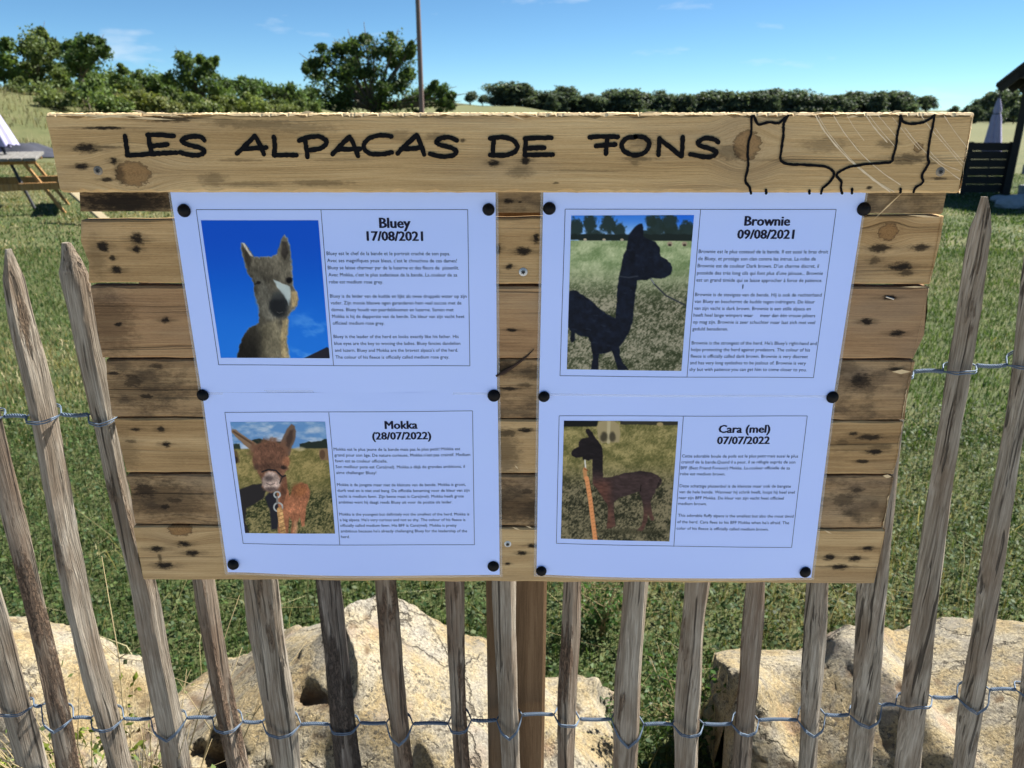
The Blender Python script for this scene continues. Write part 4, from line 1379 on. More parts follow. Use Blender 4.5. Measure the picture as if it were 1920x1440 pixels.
sheets = [
    dict(key='bluey', label='laminated sheet about Bluey, upper left of the four', Y=YF - .0016,
         Q=[(318, 352), (929, 352), (932, 736), (378, 736)],
         frame=[(368, 393), (877, 393), (881, 686), (410, 684)], div=[(602, 393), (626, 685)],
         photo=[(377, 413), (597, 413), (619, 671), (414, 671)], paint=photo_bluey,
         heads=[('Bluey', 741, 427, 697 + 57 - 697, None), ('17/08/2021', 741, 451, 104, None)],
         paras=[((613.0, 478.0), (617.7, 531.0), 844.0, ["Bluey est le chef de la bande et le portrait craché de son papa.", "Avec ses magnifiques yeux bleus, c'est le chouchou de ces dames!", "Bluey se laisse charmer par de la luzerne et des fleurs de  pissenlit.", "Avec Mokka, c'est le plus audacieux de la bande. La couleur de sa", "robe est medium rose grey."]),
                ((619.6, 557.5), (624.8, 608.0), 875.0, ["Bluey is de leider van de kudde en lijkt als twee druppels water op zijn", "vader. Zijn mooie blauwe ogen garanderen hem veel succes met de", "dames. Bluey houdt van paardebloemen en luzerne. Samen met", "Mokka is hij de dapperste van de bende. De kleur van zijn vacht heet", "officieel medium rose grey."]),
                ((626.4, 633.0), (630.0, 671.5), 860.0, ["Bluey is the leader of the herd en looks exactly like his father. His", "blue eyes are the key to wooing the ladies. Bluey fancies dandelion", "and luzern. Bluey and Mokka are the bravest alpaca's of the herd.", "The colour of his fleece is officially called medium rose grey."])]),
    dict(key='brownie', label='laminated sheet about Brownie, upper right of the four', Y=YF - .0016,
         Q=[(1019, 352), (1625, 352), (1563, 741), (1011, 738)],
         frame=[(1059.6, 392), (1567.5, 392.6), (1525, 708), (1050, 704.6)], div=[(1313, 392), (1287.6, 705.6)],
         photo=[(1071, 404), (1300.8, 403), (1277, 694.6), (1062.8, 692.5)], paint=photo_brownie,
         heads=[('Brownie', 1437, 422.5, 84, None), ('09/08/2021', 1434, 447, 105, None)],
         paras=[((1309.6, 474.3), (1305.5, 527.8), 1552.0, ["Brownie est le plus costaud de la bande. Il est aussi le bras droit", "de Bluey, et protège son clan contre les intrus. La robe de", "Brownie est de couleur Dark brown. D'un charme discret, il", "possède des très long cils qui font plus d'une jalouse... Brownie", "est un grand timide qui se laisse approcher à force de patience."]),
                ((1303.0, 555.0), (1298.0, 619.4), 1540.0, ["Brownie is de stevigste van de bende. Hij is ook de rechterhand", "van Bluey en beschermt de kudde tegen indringers. De kleur", "van zijn vacht is dark brown. Brownie is een stille alpaca en", "heeft heel lange wimpers waar     meer dan één vrouw jaloers", "op mag zijn. Brownie is zeer schuchter maar laat zich met veel", "geduld benaderen."]),
                ((1296.5, 645.6), (1292.0, 694.7), 1531.0, ["Brownie is the strongest of the herd. He's Bluey's right-hand and", "helps protecting the herd against predators. The colour of his", "fleece is officially called dark brown. Brownie is very discreet", "and has very long eyelashes to be jealous of. Brownie is very", "shy but with patience you can get him to come closer to you."])]),
    dict(key='mokka', label='laminated sheet about Mokka, lower left of the four', Y=YF - .0010,
         Q=[(379, 736), (933, 735), (937, 1077), (427, 1073)],
         frame=[(421.8, 773), (886, 770.4), (889.6, 1020.4), (456, 1019)], div=[(616.8, 773), (638, 1019)],
         photo=[(432, 791), (609.8, 790.3), (629, 998.6), (459.8, 999.3)], paint=photo_mokka,
         heads=[('Mokka', 752.7, 803, 60, None), ('(28/07/2022)', 753.7, 823, 109, None)],
         paras=[((626.0, 844.8), (630.8, 888.7), 863.0, ["Mokka est le plus jeune de la bande mais pas le plus petit! Mokka est", "grand pour son âge. De nature curieuse, Mokka n'est pas craintif. Medium", "fawn est sa couleur officielle.", "Son meilleur pote est Cara(mel). Mokka a déjà de grandes ambitions, il", "aime challenger Bluey!"]),
                ((632.3, 911.0), (635.4, 943.3), 873.0, ["Mokka is de jongste maar niet de kleinste van de bende. Mokka is groot,", "durft veel en is niet snel bang. De officiële benaming voor de kleur van zijn", "vacht is medium fawn. Zijn beste maat is Cara(mel). Mokka heeft grote", "ambities want hij daagt reeds Bluey uit voor de positie als leider."]),
                ((637.0, 965.6), (640.6, 1006.9), 880.0, ["Mokka is the youngest but definitely not the smallest of the herd. Mokka is", "a big alpaca. He's very curious and not so shy. The colour of his fleece is", "officially called medium fawn. His BFF is Cara(mel). Mokka is pretty", "ambitious because he's already challenging Bluey for the leadership of the", "herd."])]),
    dict(key='cara', label='laminated sheet about Cara (mel), lower right of the four', Y=YF - .0010,
         Q=[(1011, 738), (1564, 741), (1521, 1083), (1006, 1077)],
         frame=[(1048.4, 779.7), (1513.7, 780), (1483.6, 1025.5), (1043.2, 1018.2)], div=[(1281, 780.6), (1262.6, 1022.7)],
         photo=[(1057.4, 788.9), (1271, 789.6), (1254.4, 1013.3), (1051.5, 1009.2)], paint=photo_cara,
         heads=[('Cara (mel)', 1395, 811, 96, None), ('07/07/2022', 1393, 832, 98, None)],
         paras=[((1278.0, 856.8), (1274.8, 889.9), 1496.5, ["Cette adorable boule de poils est le plus petit mais aussi le plus", "craintif de la bande.Quand il a peur, il se réfugie auprès de son", "BFF (Best Friend Forever) Mokka. La couleur officielle de sa", "robe est medium brown."]),
                ((1273.7, 912.5), (1271.0, 945.5), 1483.0, ["Deze schattige pluizenbol is de kleinste maar ook de bangste", "van de hele bende. Wanneer hij schrik heeft, loopt hij heel snel", "naar zijn BFF Mokka. De kleur van zijn vacht heet officieel", "medium brown."]),
                ((1270.5, 967.4), (1267.9, 991.3), 1487.5, ["This adorable fluffy alpaca is the smallest but also the most timid", "of the herd. Cara flees to his BFF Mokka when he's afraid. The", "color of his fleece is officially called medium brown."])])]

# text curves first, so one depsgraph pass converts them all
for sh in sheets:
    sh['items'] = []
    for (txt, cx, base, wpx, _) in sh['heads']:
        sh['items'].append(('h', text_obj(txt, .01, True), cx, base, wpx))
    for (p0, p1, xr, lines) in sh['paras']:
        for i, ln in enumerate(lines):
            f = i / max(1, len(lines) - 1)
            u = p0[0] + (p1[0] - p0[0]) * f
            v = p0[1] + (p1[1] - p0[1]) * f
            sh['items'].append(('p', text_obj(ln, .01), u, v, (xr - p0[0]) if i == 0 else None))
bpy.context.view_layer.update()
dg = bpy.context.evaluated_depsgraph_get()


def text_mesh(o):
    me = bpy.data.meshes.new_from_object(o.evaluated_get(dg))
    vs = np.empty(len(me.vertices) * 3); me.vertices.foreach_get('co', vs); vs = vs.reshape(-1, 3)
    fs = [tuple(p_.vertices) for p_ in me.polygons]
    bpy.data.meshes.remove(me)
    return vs, fs


for si, sh in enumerate(sheets):
    Y = sh['Y']
    Qw = [P(u, v, Y) for (u, v) in sh['Q']]
    base = (Qw[2] + Qw[3]) / 2
    o = root('laminated_sheet', base, sh['label'], 'sheet', 'laminated sheets pinned to the notice board')
    cxm = sum(p.x for p in Qw) / 4
    wid = (Qw[1].x - Qw[0].x + Qw[2].x - Qw[3].x) / 2
    ztop, zb = Qw[0].z, Qw[2].z
    lower = si >= 2

    def bend(x, z, si=si, cxm=cxm, wid=wid, ztop=ztop, zb=zb, lower=lower):
        s = (x - cxm) / wid + .5
        t = (ztop - z) / (ztop - zb)
        d = .0016 * np.sin(np.clip(s, 0, 1) * np.pi) * np.sin(np.clip(t, 0, 1) * np.pi * (.9 if lower else 1.0) + si)
        if lower:
            d = np.abs(d) * .5 + .0045 * np.sin(np.clip(s, 0, 1) * np.pi * 1.0) ** 1.5 * np.clip(t, 0, 1) ** 4
        else:
            d = np.abs(d)
        d = d + .0007 * np.sin(s * 9 + si) * np.sin(t * 5) + .0009 * (fbm(s * 3.2 + si * 5, t * 2.6, 1.0, 2) - .5)
        return -np.maximum(d, -.0002)

    def place(arr, off, base=base, Y=Y):
        arr = np.asarray(arr, float)
        out = np.empty_like(arr)
        out[:, 0] = arr[:, 0] - base.x
        out[:, 1] = Y - off + bend(arr[:, 0], arr[:, 2]) - base.y
        out[:, 2] = arr[:, 2] - base.z
        return out

    def gridquad(Qp, nxq, nyq, off):
        s, t = np.meshgrid(np.linspace(0, 1, nxq), np.linspace(0, 1, nyq))
        W = [np.array(P(u, v, Y)) for (u, v) in Qp]
        s_, t_ = s[..., None], t[..., None]
        pt = W[0] * (1 - s_) * (1 - t_) + W[1] * s_ * (1 - t_) + W[2] * s_ * t_ + W[3] * (1 - s_) * t_
        vv = place(pt.reshape(-1, 3), off)
        i_, j_ = np.meshgrid(np.arange(nxq - 1), np.arange(nyq - 1))
        a_ = (j_ * nxq + i_).ravel()
        return vv, np.stack([a_, a_ + nxq, a_ + nxq + 1, a_ + 1], -1)

    vv, ff = gridquad(sh['Q'], 40, 30, 0)
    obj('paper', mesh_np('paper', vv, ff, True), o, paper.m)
    # clear laminate margin around the paper
    cu_, cv_ = sum(q_[0] for q_ in sh['Q']) / 4, sum(q_[1] for q_ in sh['Q']) / 4
    def grow(Qp, px): return [(u + (px if u > cu_ else -px), v + (px * .9 if v > cv_ else -px * .9)) for (u, v) in Qp]
    vo, fo = gridquad(grow(sh['Q'], 5), 40, 30, -.00025)
    obj('laminate', mesh_np('laminate', vo, fo, True), o, film)
    # printed photograph
    pt = sh['paint']()
    nyp, nxp = pt.X.shape
    vv, ff = gridquad(sh['photo'], nxp, nyp, .00022)
    me = mesh_np('printed_photo', vv, ff, True)
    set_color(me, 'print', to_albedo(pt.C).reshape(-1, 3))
    obj('printed_photo', me, o, photo_m.m)
    # printed rules
    m = MB()
    def rule(p0, p1):
        a_, b_ = P(p0[0], p0[1], Y), P(p1[0], p1[1], Y)
        d = (b_ - a_).normalized(); nr = Vector((-d.z, 0, d.x)) * .00028
        N_ = 24
        vs = []
        for k in range(N_ + 1):
            c_ = a_ + (b_ - a_) * (k / N_)
            vs += [c_ + nr, c_ - nr]
        vs = [Vector(x) for x in place(np.array([tuple(x) for x in vs]), .00020)]
        m.add(vs, [(2 * k, 2 * k + 1, 2 * k + 3, 2 * k + 2) for k in range(N_)])
    F_ = sh['frame']
    for k in range(4): rule(F_[k], F_[(k + 1) % 4])
    m2 = m
    rule(sh['div'][0], sh['div'][1])
    obj('printed_rules', m.mesh('printed_rules'), o, frame_ink)
    # printed words
    hb, bb = MB(), MB()
    psize = None
    tl, tr = P(F_[0][0], F_[0][1], Y), P(F_[1][0], F_[1][1], Y)
    bl_, br_ = P(F_[3][0], F_[3][1], Y), P(F_[2][0], F_[2][1], Y)
    for (kind, to, u, v, wpx) in sh['items']:
        vs, fs = text_mesh(to)
        if len(vs) == 0: continue
        wn = vs[:, 0].max() - vs[:, 0].min()
        if kind == 'h':
            sc = wpx * pxm(v, Y) / wn
            sx = sc; sy = sc
            x0 = vs[:, 0].min() + wn / 2
        else:
            if wpx: psize = wpx * pxm(v, Y) / wn
            sx = sy = psize
            x0 = vs[:, 0].min()
        if kind == 'p': sy = sx * 1.06
        p0 = P(u, v, Y)
        # slight tilt of the sheet
        f = np.clip((tl.z - p0.z) / (tl.z - bl_.z), 0, 1)
        ta = (tr.z - tl.z) / (tr.x - tl.x) * (1 - f) + (br_.z - bl_.z) / (br_.x - bl_.x) * f
        X_ = (vs[:, 0] - x0) * sx
        Z_ = vs[:, 1] * sy
        arr = np.stack([p0.x + X_, np.full(len(X_), Y), p0.z + Z_ + X_ * ta], -1)
        if kind == 'h':                      # bold: overprinted with tiny shifts
            for kk, (sh_x, sh_z) in enumerate(((-.042, 0), (-.02, .012), (0, -.012), (.02, .012), (.042, 0), (-.02, -.012), (.02, -.012))):
                a2 = arr.copy(); a2[:, 0] += sh_x * .01 * sx; a2[:, 2] += sh_z * .01 * sx
                hb.add(place(a2, .00021 + .000008 * kk), fs)
        else:
            bb.add(place(arr, .00021), fs)
    if sh['key'] == 'brownie':
        p0 = P(1391, 541, Y)
        arr = np.array([[p0.x, Y, p0.z], [p0.x + .0008, Y, p0.z], [p0.x + .0009, Y, p0.z + .0042], [p0.x - .0002, Y, p0.z + .0042]])
        bb.add(place(arr, .00021), [(0, 1, 2, 3)])
    obj('printed_heading', hb.mesh('printed_heading'), o, inkp)
    obj('printed_text', bb.mesh('printed_text'), o, inkp)
for o in FONT_OBJS:
    cu = o.data
    bpy.data.objects.remove(o)
    bpy.data.curves.remove(cu)

# ------------------------------------------------------------------ black pins
pin_m = flat_mat('black_pin', (.004, .004, .005), .5, .2, 200)
pin_m.node_tree.nodes['Principled BSDF'].inputs['Specular IOR Level'].default_value = .12
pins = [(345, 395, 'Bluey', 'upper left corner'), (916, 393, 'Bluey', 'upper right corner'), (1030, 391, 'Brownie', 'upper left corner'), (1620, 392, 'Brownie', 'upper right corner'),
        (380, 741, 'Mokka', 'upper left corner'), (926, 742, 'Mokka', 'upper right corner'), (1020, 744, 'Cara', 'upper left corner'), (1561, 745, 'Cara', 'upper right corner'),
        (437, 1059, 'Mokka', 'lower left corner'), (925, 1062, 'Mokka', 'lower right corner'), (1015, 1071, 'Cara', 'lower left corner'), (1510, 1073, 'Cara', 'lower right corner')]
prof = [(.0002, -.0042), (.30, -.0040), (.62, -.0032), (.86, -.0019), (.98, -.0005), (1.0, .0003), (.9, .0006), (.16, .0008), (.14, .008), (.01, .012)]
vs, fs = [], []
RP = .0062
NK = 24
for (f, y) in prof:
    for k in range(NK):
        an = 2 * math.pi * k / NK
        vs.append((RP * f * math.cos(an), y, RP * f * math.sin(an)))
for i in range(len(prof) - 1):
    for k in range(NK):
        fs.append((i * NK + k, i * NK + (k + 1) % NK, (i + 1) * NK + (k + 1) % NK, (i + 1) * NK + k))
pin_me = mesh_py('drawing_pin', vs, fs, True, 50)
pin_me.materials.append(pin_m)
for (u, v, who, corner) in pins:
    p = P(u, v, YF - .0026)
    o = obj('drawing_pin', pin_me, None, None, p, (R(random.uniform(-6, 6)), random.uniform(0, 6), R(random.uniform(-6, 6))))
    s_ = random.uniform(.94, 1.06)
    o.scale = (s_, 1, s_)
    tag(o, 'black domed drawing pin at the %s of the %s sheet' % (corner, who), 'drawing pin', 'black drawing pins holding the sheets')

# ------------------------------------------------------------------ limestone rocks behind the fence
def rock_mat(name, seed, orange=.35, pale=.5):
    n = NT(name, .92)
    co = n.mapping(n.coord(), (1, 1, 1), (seed, seed * .7, seed * 1.3))
    a_ = n.noise(co, 6, 7, .68)
    col = n.ramp(a_, [(.34, (.28, .195, .082)), (.46, (.315, .25, .135)), (.55, (.34, .30, .215)), (.66, (.29, .275, .24))])
    gr = n.noise(co, 24, 8, .75)
    col = n.mix(n.rng(gr, .50, .64, 0, .72), col, (.135, .122, .10))
    sp = n.noise(co, 130, 4, .7)
    sm = n.noise(co, 11, 4, .6)
    col = n.mix(n.math('MULTIPLY', n.rng(sp, .52, .60, 0, .95), n.rng(sm, .36, .54)), col, (.045, .040, .034))
    og = n.noise(co, 9, 4)
    col = n.mix(n.rng(og, .58, .72, 0, orange), col, (.30, .13, .045))
    sp2 = n.noise(co, 210, 5, .7)
    col = n.mix(n.rng(sp2, .42, .62, 0, .6), col, (.12, .10, .07))
    col = n.mix(n.rng(sp2, .50, .34, 0, .35), col, (.38, .34, .25))
    gw = n.noise(co, 4.5, 7, .7)
    col = n.mix(n.rng(gw, .52, .66, 0, .6), col, n.mix(sp, (.15, .145, .13), (.24, .23, .20)))
    wc = n.vmath('ADD', co, n.vmath('MULTIPLY', n.vmath('SUBTRACT', n.noise(co, 9, 5, .6, out='Color'), (.5, .5, .5)), (.16, .16, .16)))
    ck = n.voro(wc, 5.5, feature='DISTANCE_TO_EDGE')
    ckm = n.math('MULTIPLY', n.rng(ck, .022, .004), n.rng(n.noise(co, 6, 2), .45, .6))
    col = n.mix(n.math('MULTIPLY', ckm, .8), col, (.05, .04, .028))
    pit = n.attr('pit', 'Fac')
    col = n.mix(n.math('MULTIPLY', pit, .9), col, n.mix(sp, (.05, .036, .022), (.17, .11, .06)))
    n.color(col)
    n.bump(n.math('ADD', n.math('MULTIPLY', n.noise(co, 38, 9, .72), 1.0), n.math('MULTIPLY', n.math('SUBTRACT', n.rng(n.voro(co, 70), .08, .22), n.math('MULTIPLY', ckm, 4.0)), .16)), .85, .012)
    return n.m


def make_rock(label, sil, Yc, D, seed, ex=.8, pits=(), amp=1.0, orange=.35, nxr=240, nyr=110, skew=0.0):
    us = np.array([s[0] for s in sil], float); vs_ = np.array([s[1] for s in sil], float)
    X = np.array([P(u, v, Yc + .03).x for u, v in sil])
    Z = np.array([P(u, v, Yc + .03).z for u, v in sil])
    xg = np.linspace(X[0], X[-1], nxr)
    T = np.interp(xg, X, Z)
    vt = np.interp(xg, X, vs_)
    ker = np.ones(5) / 5
    T = np.convolve(np.pad(T, 2, mode='edge'), ker, 'valid')
    phi = np.linspace(-.12, math.pi + .12, nyr)
    endf = np.clip(np.minimum((xg - xg[0]), (xg[-1] - xg)) / (.10), 0, 1)
    Dx = D * (.35 + .65 * np.sqrt(1 - (1 - endf) ** 2))
    for it in range(4):
        Yv = Yc - Dx[:, None] * np.sign(np.cos(phi)) * np.abs(np.cos(phi)) ** ex
        Zv = T[:, None] * np.sign(np.sin(phi)) * np.abs(np.sin(phi)) ** ex
        pv = proj_v(Yv, Zv).min(axis=1)
        # raise or lower the crest until it meets the outline
        T = T + (pv - vt) * pxm(1200, Yc) * .75
        T = np.maximum(T, .02)
    Yv = Yc - Dx[:, None] * np.sign(np.cos(phi)) * np.abs(np.cos(phi)) ** ex
    Zv = T[:, None] * np.sign(np.sin(phi)) * np.abs(np.sin(phi)) ** ex
    Xv = np.repeat(xg[:, None], nyr, 1)
    Pt = np.stack([Xv, Yv, Zv], -1)
    du = np.gradient(Pt, axis=0); dv = np.gradient(Pt, axis=1)
    N_ = np.cross(dv, du); N_ /= np.linalg.norm(N_, axis=-1, keepdims=True) + 1e-9
    if (N_[nxr // 2, nyr // 2, 2]) < 0: N_ = -N_
    sx, sy, sz = Xv + seed, Yv + seed * .3, Zv
    ridg = 1 - np.abs(fbm(sx * 7, sy * 7, sz * 7, 4) * 2 - 1)
    d = (fbm(sx * 4.5, sy * 4.5, sz * 4.5, 4) - .5) * .075 * amp + (ridg - .7) * .022 * amp + (fbm(sx * 26, sy * 26, sz * 26, 3) - .5) * .020 * amp + (fbm(sx * 80, sy * 80, sz * 80, 2) - .5) * .007
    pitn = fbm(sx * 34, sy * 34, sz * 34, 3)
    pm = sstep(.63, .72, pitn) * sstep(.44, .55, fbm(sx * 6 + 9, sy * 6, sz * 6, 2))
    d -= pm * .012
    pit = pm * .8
    for (u, v, rpx, dep) in pits:
        # nearest surface point to that pixel
        uu = 960 + (Xv / Yv) * (CT - (Zv - H) / Yv * 0) * FPX
        rr_ = (Zv - H) / Yv
        yy = (rr_ * CT + ST) / (CT - rr_ * ST)
        uu = 960 + Xv / Yv * (CT + yy * ST) * FPX
        vv_ = 720 - yy * FPX
        front = np.sum(N_ * (np.array([0, 0, H]) - Pt), -1) > 0
        dd = np.hypot(uu - u, (vv_ - v) * 1.25) + (fbm(sx * 40, sy * 40, sz * 40 + 3, 3) - .5) * rpx * 1.2
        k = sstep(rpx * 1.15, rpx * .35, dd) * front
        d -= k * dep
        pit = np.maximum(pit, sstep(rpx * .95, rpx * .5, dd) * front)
    Pt = Pt + N_ * d[..., None]
    rk = np.random.default_rng(int(seed * 10))
    for _ in range(34):                       # flat fracture faces
        i0, j0 = rk.integers(8, nxr - 8), rk.integers(int(nyr * .12), int(nyr * .62))
        nn = N_[i0, j0] + rk.normal(0, .16, 3); nn /= np.linalg.norm(nn)
        off = Pt[i0, j0] @ nn - rk.uniform(.006, .022)
        near = np.exp(-np.sum((Pt - Pt[i0, j0]) ** 2, -1) / (2 * .10 ** 2))
        ex_ = np.clip(Pt @ nn - off, 0, None)
        Pt = Pt - nn * (ex_ * .85 * sstep(.15, .5, near))[..., None]
    cen = np.array([xg.mean(), Yc, 0.0])
    vv = Pt.reshape(-1, 3) - cen
    i_, j_ = np.meshgrid(np.arange(nxr - 1), np.arange(nyr - 1), indexing='ij')
    a_ = (i_ * nyr + j_).ravel()
    ff = np.stack([a_, a_ + nyr, a_ + nyr + 1, a_ + 1], -1)
    # end caps
    c0 = len(vv)
    vv = np.vstack([vv, vv[:nyr].mean(0), vv[-nyr:].mean(0)])
    me = mesh_np('limestone_rock', vv, ff, True)
    bm = bmesh.new(); bm.from_mesh(me); bm.verts.ensure_lookup_table()
    for k in range(nyr - 1):
        bm.faces.new((bm.verts[c0], bm.verts[k], bm.verts[k + 1]))
        b0 = (nxr - 1) * nyr
        bm.faces.new((bm.verts[c0 + 1], bm.verts[b0 + k + 1], bm.verts[b0 + k]))
    bmesh.ops.recalc_face_normals(bm, faces=bm.faces)
    for f in bm.faces: f.smooth = True
    bm.to_mesh(me); bm.free()
    at_ = me.attributes.new('pit', 'FLOAT', 'POINT')
    at_.data.foreach_set('value', np.concatenate([pit.ravel(), [0, 0]]).astype(np.float32))
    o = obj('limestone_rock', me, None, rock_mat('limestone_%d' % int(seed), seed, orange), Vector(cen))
    tag(o, label, 'rock', 'limestone rocks lying behind the fence')
    return o


make_rock('broad pale limestone rock with a dark hollow behind the fence post', [(262, 1300), (300, 1262), (330, 1240), (350, 1234), (390, 1214), (430, 1192), (460, 1182), (525, 1178), (570, 1165), (600, 1142), (650, 1122), (685, 1122), (735, 1136), (775, 1155), (810, 1170), (850, 1186), (900, 1198), (960, 1225), (1030, 1250), (1080, 1270), (1150, 1285), (1200, 1320), (1235, 1360), (1258, 1405), (1268, 1450)],
          1.24, .27, 3.1, pits=[(345, 1283, 16, .03), (560, 1285, 34, .05), (385, 1400, 62, .10), (370, 1240, 16, .02), (660, 1360, 12, .012), (700, 1190, 10, .015), (845, 1310, 7, .012), (1040, 1290, 14, .012)], orange=.45)
make_rock('yellow limestone rock at the left edge behind the leaning pickets', [(-260, 1160), (-180, 1120), (-90, 1105), (0, 1124), (18, 1132), (36, 1160), (62, 1176), (100, 1195), (126, 1224), (155, 1236), (195, 1252), (240, 1280), (290, 1340)],
          1.20, .22, 9.4, pits=[(75, 1285, 14, .02), (45, 1210, 10, .015), (70, 1290, 10, .02)], orange=.5)
make_rock('large grey and rust stained limestone rock at the right edge', [(1372, 1250), (1384, 1216), (1430, 1224), (1500, 1212), (1560, 1210), (1600, 1190), (1650, 1180), (1700, 1176), (1760, 1170), (1800, 1173), (1870, 1160), (1920, 1152), (2000, 1150), (2100, 1170), (2200, 1240)],
          1.24, .26, 14.7, pits=[(1590, 1250, 16, .03), (1780, 1285, 16, .02), (1880, 1280, 18, .025), (1690, 1270, 20, .02), (1840, 1230, 16, .02)], orange=.5, amp=1.25)
make_rock('small tan limestone rock wedged low between two bigger rocks', [(1318, 1440), (1326, 1360), (1340, 1326), (1362, 1318), (1400, 1322), (1440, 1345), (1500, 1380)],
          1.10, .12, 21.3, orange=.2, nxr=110, nyr=60)

# ------------------------------------------------------------------ grass (stuff)
def blades(name, x, y, hgt, wid, tint, lean=.5, mat=None, z0=None, segs=2):
    n_ = len(x)
    z = gz(x, y) if z0 is None else z0
    a_ = rng.uniform(0, 2 * np.pi, n_)
    la = rng.uniform(0, 2 * np.pi, n_)
    ln_ = np.abs(rng.normal(0, lean, n_)) * hgt
    wx, wy = np.cos(a_) * wid / 2, np.sin(a_) * wid / 2
    lx, ly = np.cos(la) * ln_, np.sin(la) * ln_
    b0 = np.stack([x - wx, y - wy, z - .004], -1); b1 = np.stack([x + wx, y + wy, z - .004], -1)
    m0 = np.stack([x + lx * .35 - wx * .8, y + ly * .35 - wy * .8, z + hgt * .6], -1); m1 = np.stack([x + lx * .35 + wx * .8, y + ly * .35 + wy * .8, z + hgt * .6], -1)
    t_ = np.stack([x + lx, y + ly, z + hgt * np.clip(1 - .35 * (ln_ / hgt), .3, 1)], -1)
    vv = np.stack([b0, b1, m1, m0, t_], 1).reshape(-1, 3)
    k = np.arange(n_) * 5
    tri = np.concatenate([np.stack([k, k + 1, k + 2], -1), np.stack([k, k + 2, k + 3], -1), np.stack([k + 3, k + 2, k + 4], -1)])
    cc = np.repeat(tint, 5, axis=0)
    return vv, tri, cc


def leaflets(x, y, z, s, tint):
    """small flat clover-like leaves near the ground"""
    n_ = len(x)
    a_ = rng.uniform(0, 2 * np.pi, n_)
    ti = rng.normal(0, .45, (n_, 2))
    ux, uy = np.cos(a_), np.sin(a_)
    U = np.stack([ux, uy, ti[:, 0]], -1); Vv = np.stack([-uy, ux, ti[:, 1]], -1)
    c_ = np.stack([x, y, z], -1)
    s = s[:, None]
    p = [c_ - U * s, c_ + Vv * s * .62 + U * s * .2, c_ + U * s, c_ - Vv * s * .62 + U * s * .2]
    vv = np.stack(p, 1).reshape(-1, 3)
    k = np.arange(n_) * 4
    tri = np.concatenate([np.stack([k, k + 1, k + 2], -1), np.stack([k, k + 2, k + 3], -1)])
    return vv, tri, np.repeat(tint, 4, axis=0)


GREEN = np.array([[.034, .070, .016], [.055, .104, .024], [.082, .140, .034], [.036, .084, .026], [.105, .150, .044]])
DRY = np.array([[.22, .19, .085], [.30, .26, .13], [.16, .14, .060], [.38, .34, .20]])


def tints(x, y, drybias):
    n_ = len(x)
    g = GREEN[rng.integers(0, len(GREEN), n_)]
    d = DRY[rng.integers(0, len(DRY), n_)]
    pt = fbm(x * .9, y * .9, 2.0, 3) + drybias + rng.normal(0, .10, n_)
    f = (pt > .60)[:, None]
    c = np.where(f, d, g) * rng.uniform(.7, 1.3, (n_, 1))
    return c


parts = []
def scatter(n_, y0, y1, half, pw=1.0):
    y = y0 + (y1 - y0) * rng.random(n_) ** pw
    x = (rng.random(n_) * 2 - 1) * (half + .84 * y)
    return x, y


N1 = 105000
x, y = scatter(N1, .95, 3.2, .6)
parts.append(blades('g', x, y, rng.uniform(.018, .055, N1), rng.uniform(.0014, .0032, N1), .80 * tints(x, y, .01), .6))
N2 = 56000
x, y = scatter(N2, .95, 3.4, .6)
parts.append(leaflets(x, y, gz(x, y) + rng.uniform(.008, .06, N2), rng.uniform(.0035, .0095, N2), .74 * tints(x, y, -.20)))
N3 = 150000
x, y = scatter(N3, 3.0, 8.0, .4, .9)
parts.append(blades('g', x, y, rng.uniform(.018, .05, N3), rng.uniform(.003, .0062, N3), tints(x, y, .06 - .22 * sstep(0, 2.5, x)), .7))
N4 = 175000
x, y = scatter(N4, 7.5, 22.0, 1.0, .85)
parts.append(blades('g', x, y, rng.uniform(.02, .05, N4), rng.uniform(.008, .015, N4), tints(x, y, .10 - .30 * sstep(0, 5, x)), .8))
N5 = 5000                                        # in front of the fence, under the camera
x = rng.uniform(-1.6, 1.6, N5); y = rng.uniform(.55, .95, N5)
parts.append(blades('g', x, y, rng.uniform(.03, .08, N5), rng.uniform(.003, .006, N5), tints(x, y, 0), .6))
# long dry stalks
N6 = 420
x, y = scatter(N6, 1.0, 2.6, .3)
c6 = DRY[rng.integers(0, 4, N6)] * 1.25
parts.append(blades('g', x, y, rng.uniform(.10, .26, N6), rng.uniform(.0014, .0026, N6), c6, 1.0))


def join(parts_):
    V_, F__, C_ = [], [], []
    off = 0
    for v_, f_, c_ in parts_:
        V_.append(v_); F__.append(f_ + off); C_.append(c_); off += len(v_)
    return np.concatenate(V_), np.concatenate(F__), np.concatenate(C_)


gm = leaf_mat('grass_blades', .38, .6)
V_, F_, C_ = join(parts)
me = mesh_np('grass', V_, F_)
set_color(me, 'tint', C_)
gr = obj('grass', me, None, gm)
tag(gr, 'short lawn grass and clover growing across the meadow', 'grass', kind='stuff')

# tall dry grass on the bank at the left and far field edge
N7 = 16000
u_ = rng.uniform(-34, -5, N7); y = rng.uniform(24, 46, N7)
keep = (fbm(u_ * .3, y * .3, 5, 3) > .38)
x, y = u_[keep], y[keep]
n7 = len(x)
ct = np.array([[.20, .175, .09], [.15, .135, .065], [.25, .22, .13], [.075, .095, .035]])[rng.integers(0, 4, n7)] * rng.uniform(.8, 1.2, (n7, 1))
V_, F_, C_ = blades('d', x, y, rng.uniform(.10, .32, n7), rng.uniform(.015, .035, n7), ct, .35)
me = mesh_np('dry_grass', V_, F_)
set_color(me, 'tint', C_)
tag(obj('dry_grass', me, None, gm), 'tall straw coloured grass on the bank at the left', 'grass', kind='stuff')

# ------------------------------------------------------------------ weeds by the rocks
wm_ = leaf_mat('weed_leaves', .4, .5)
stem_m = flat_mat('dry_stem', (.30, .24, .13), .85, .3, 90)


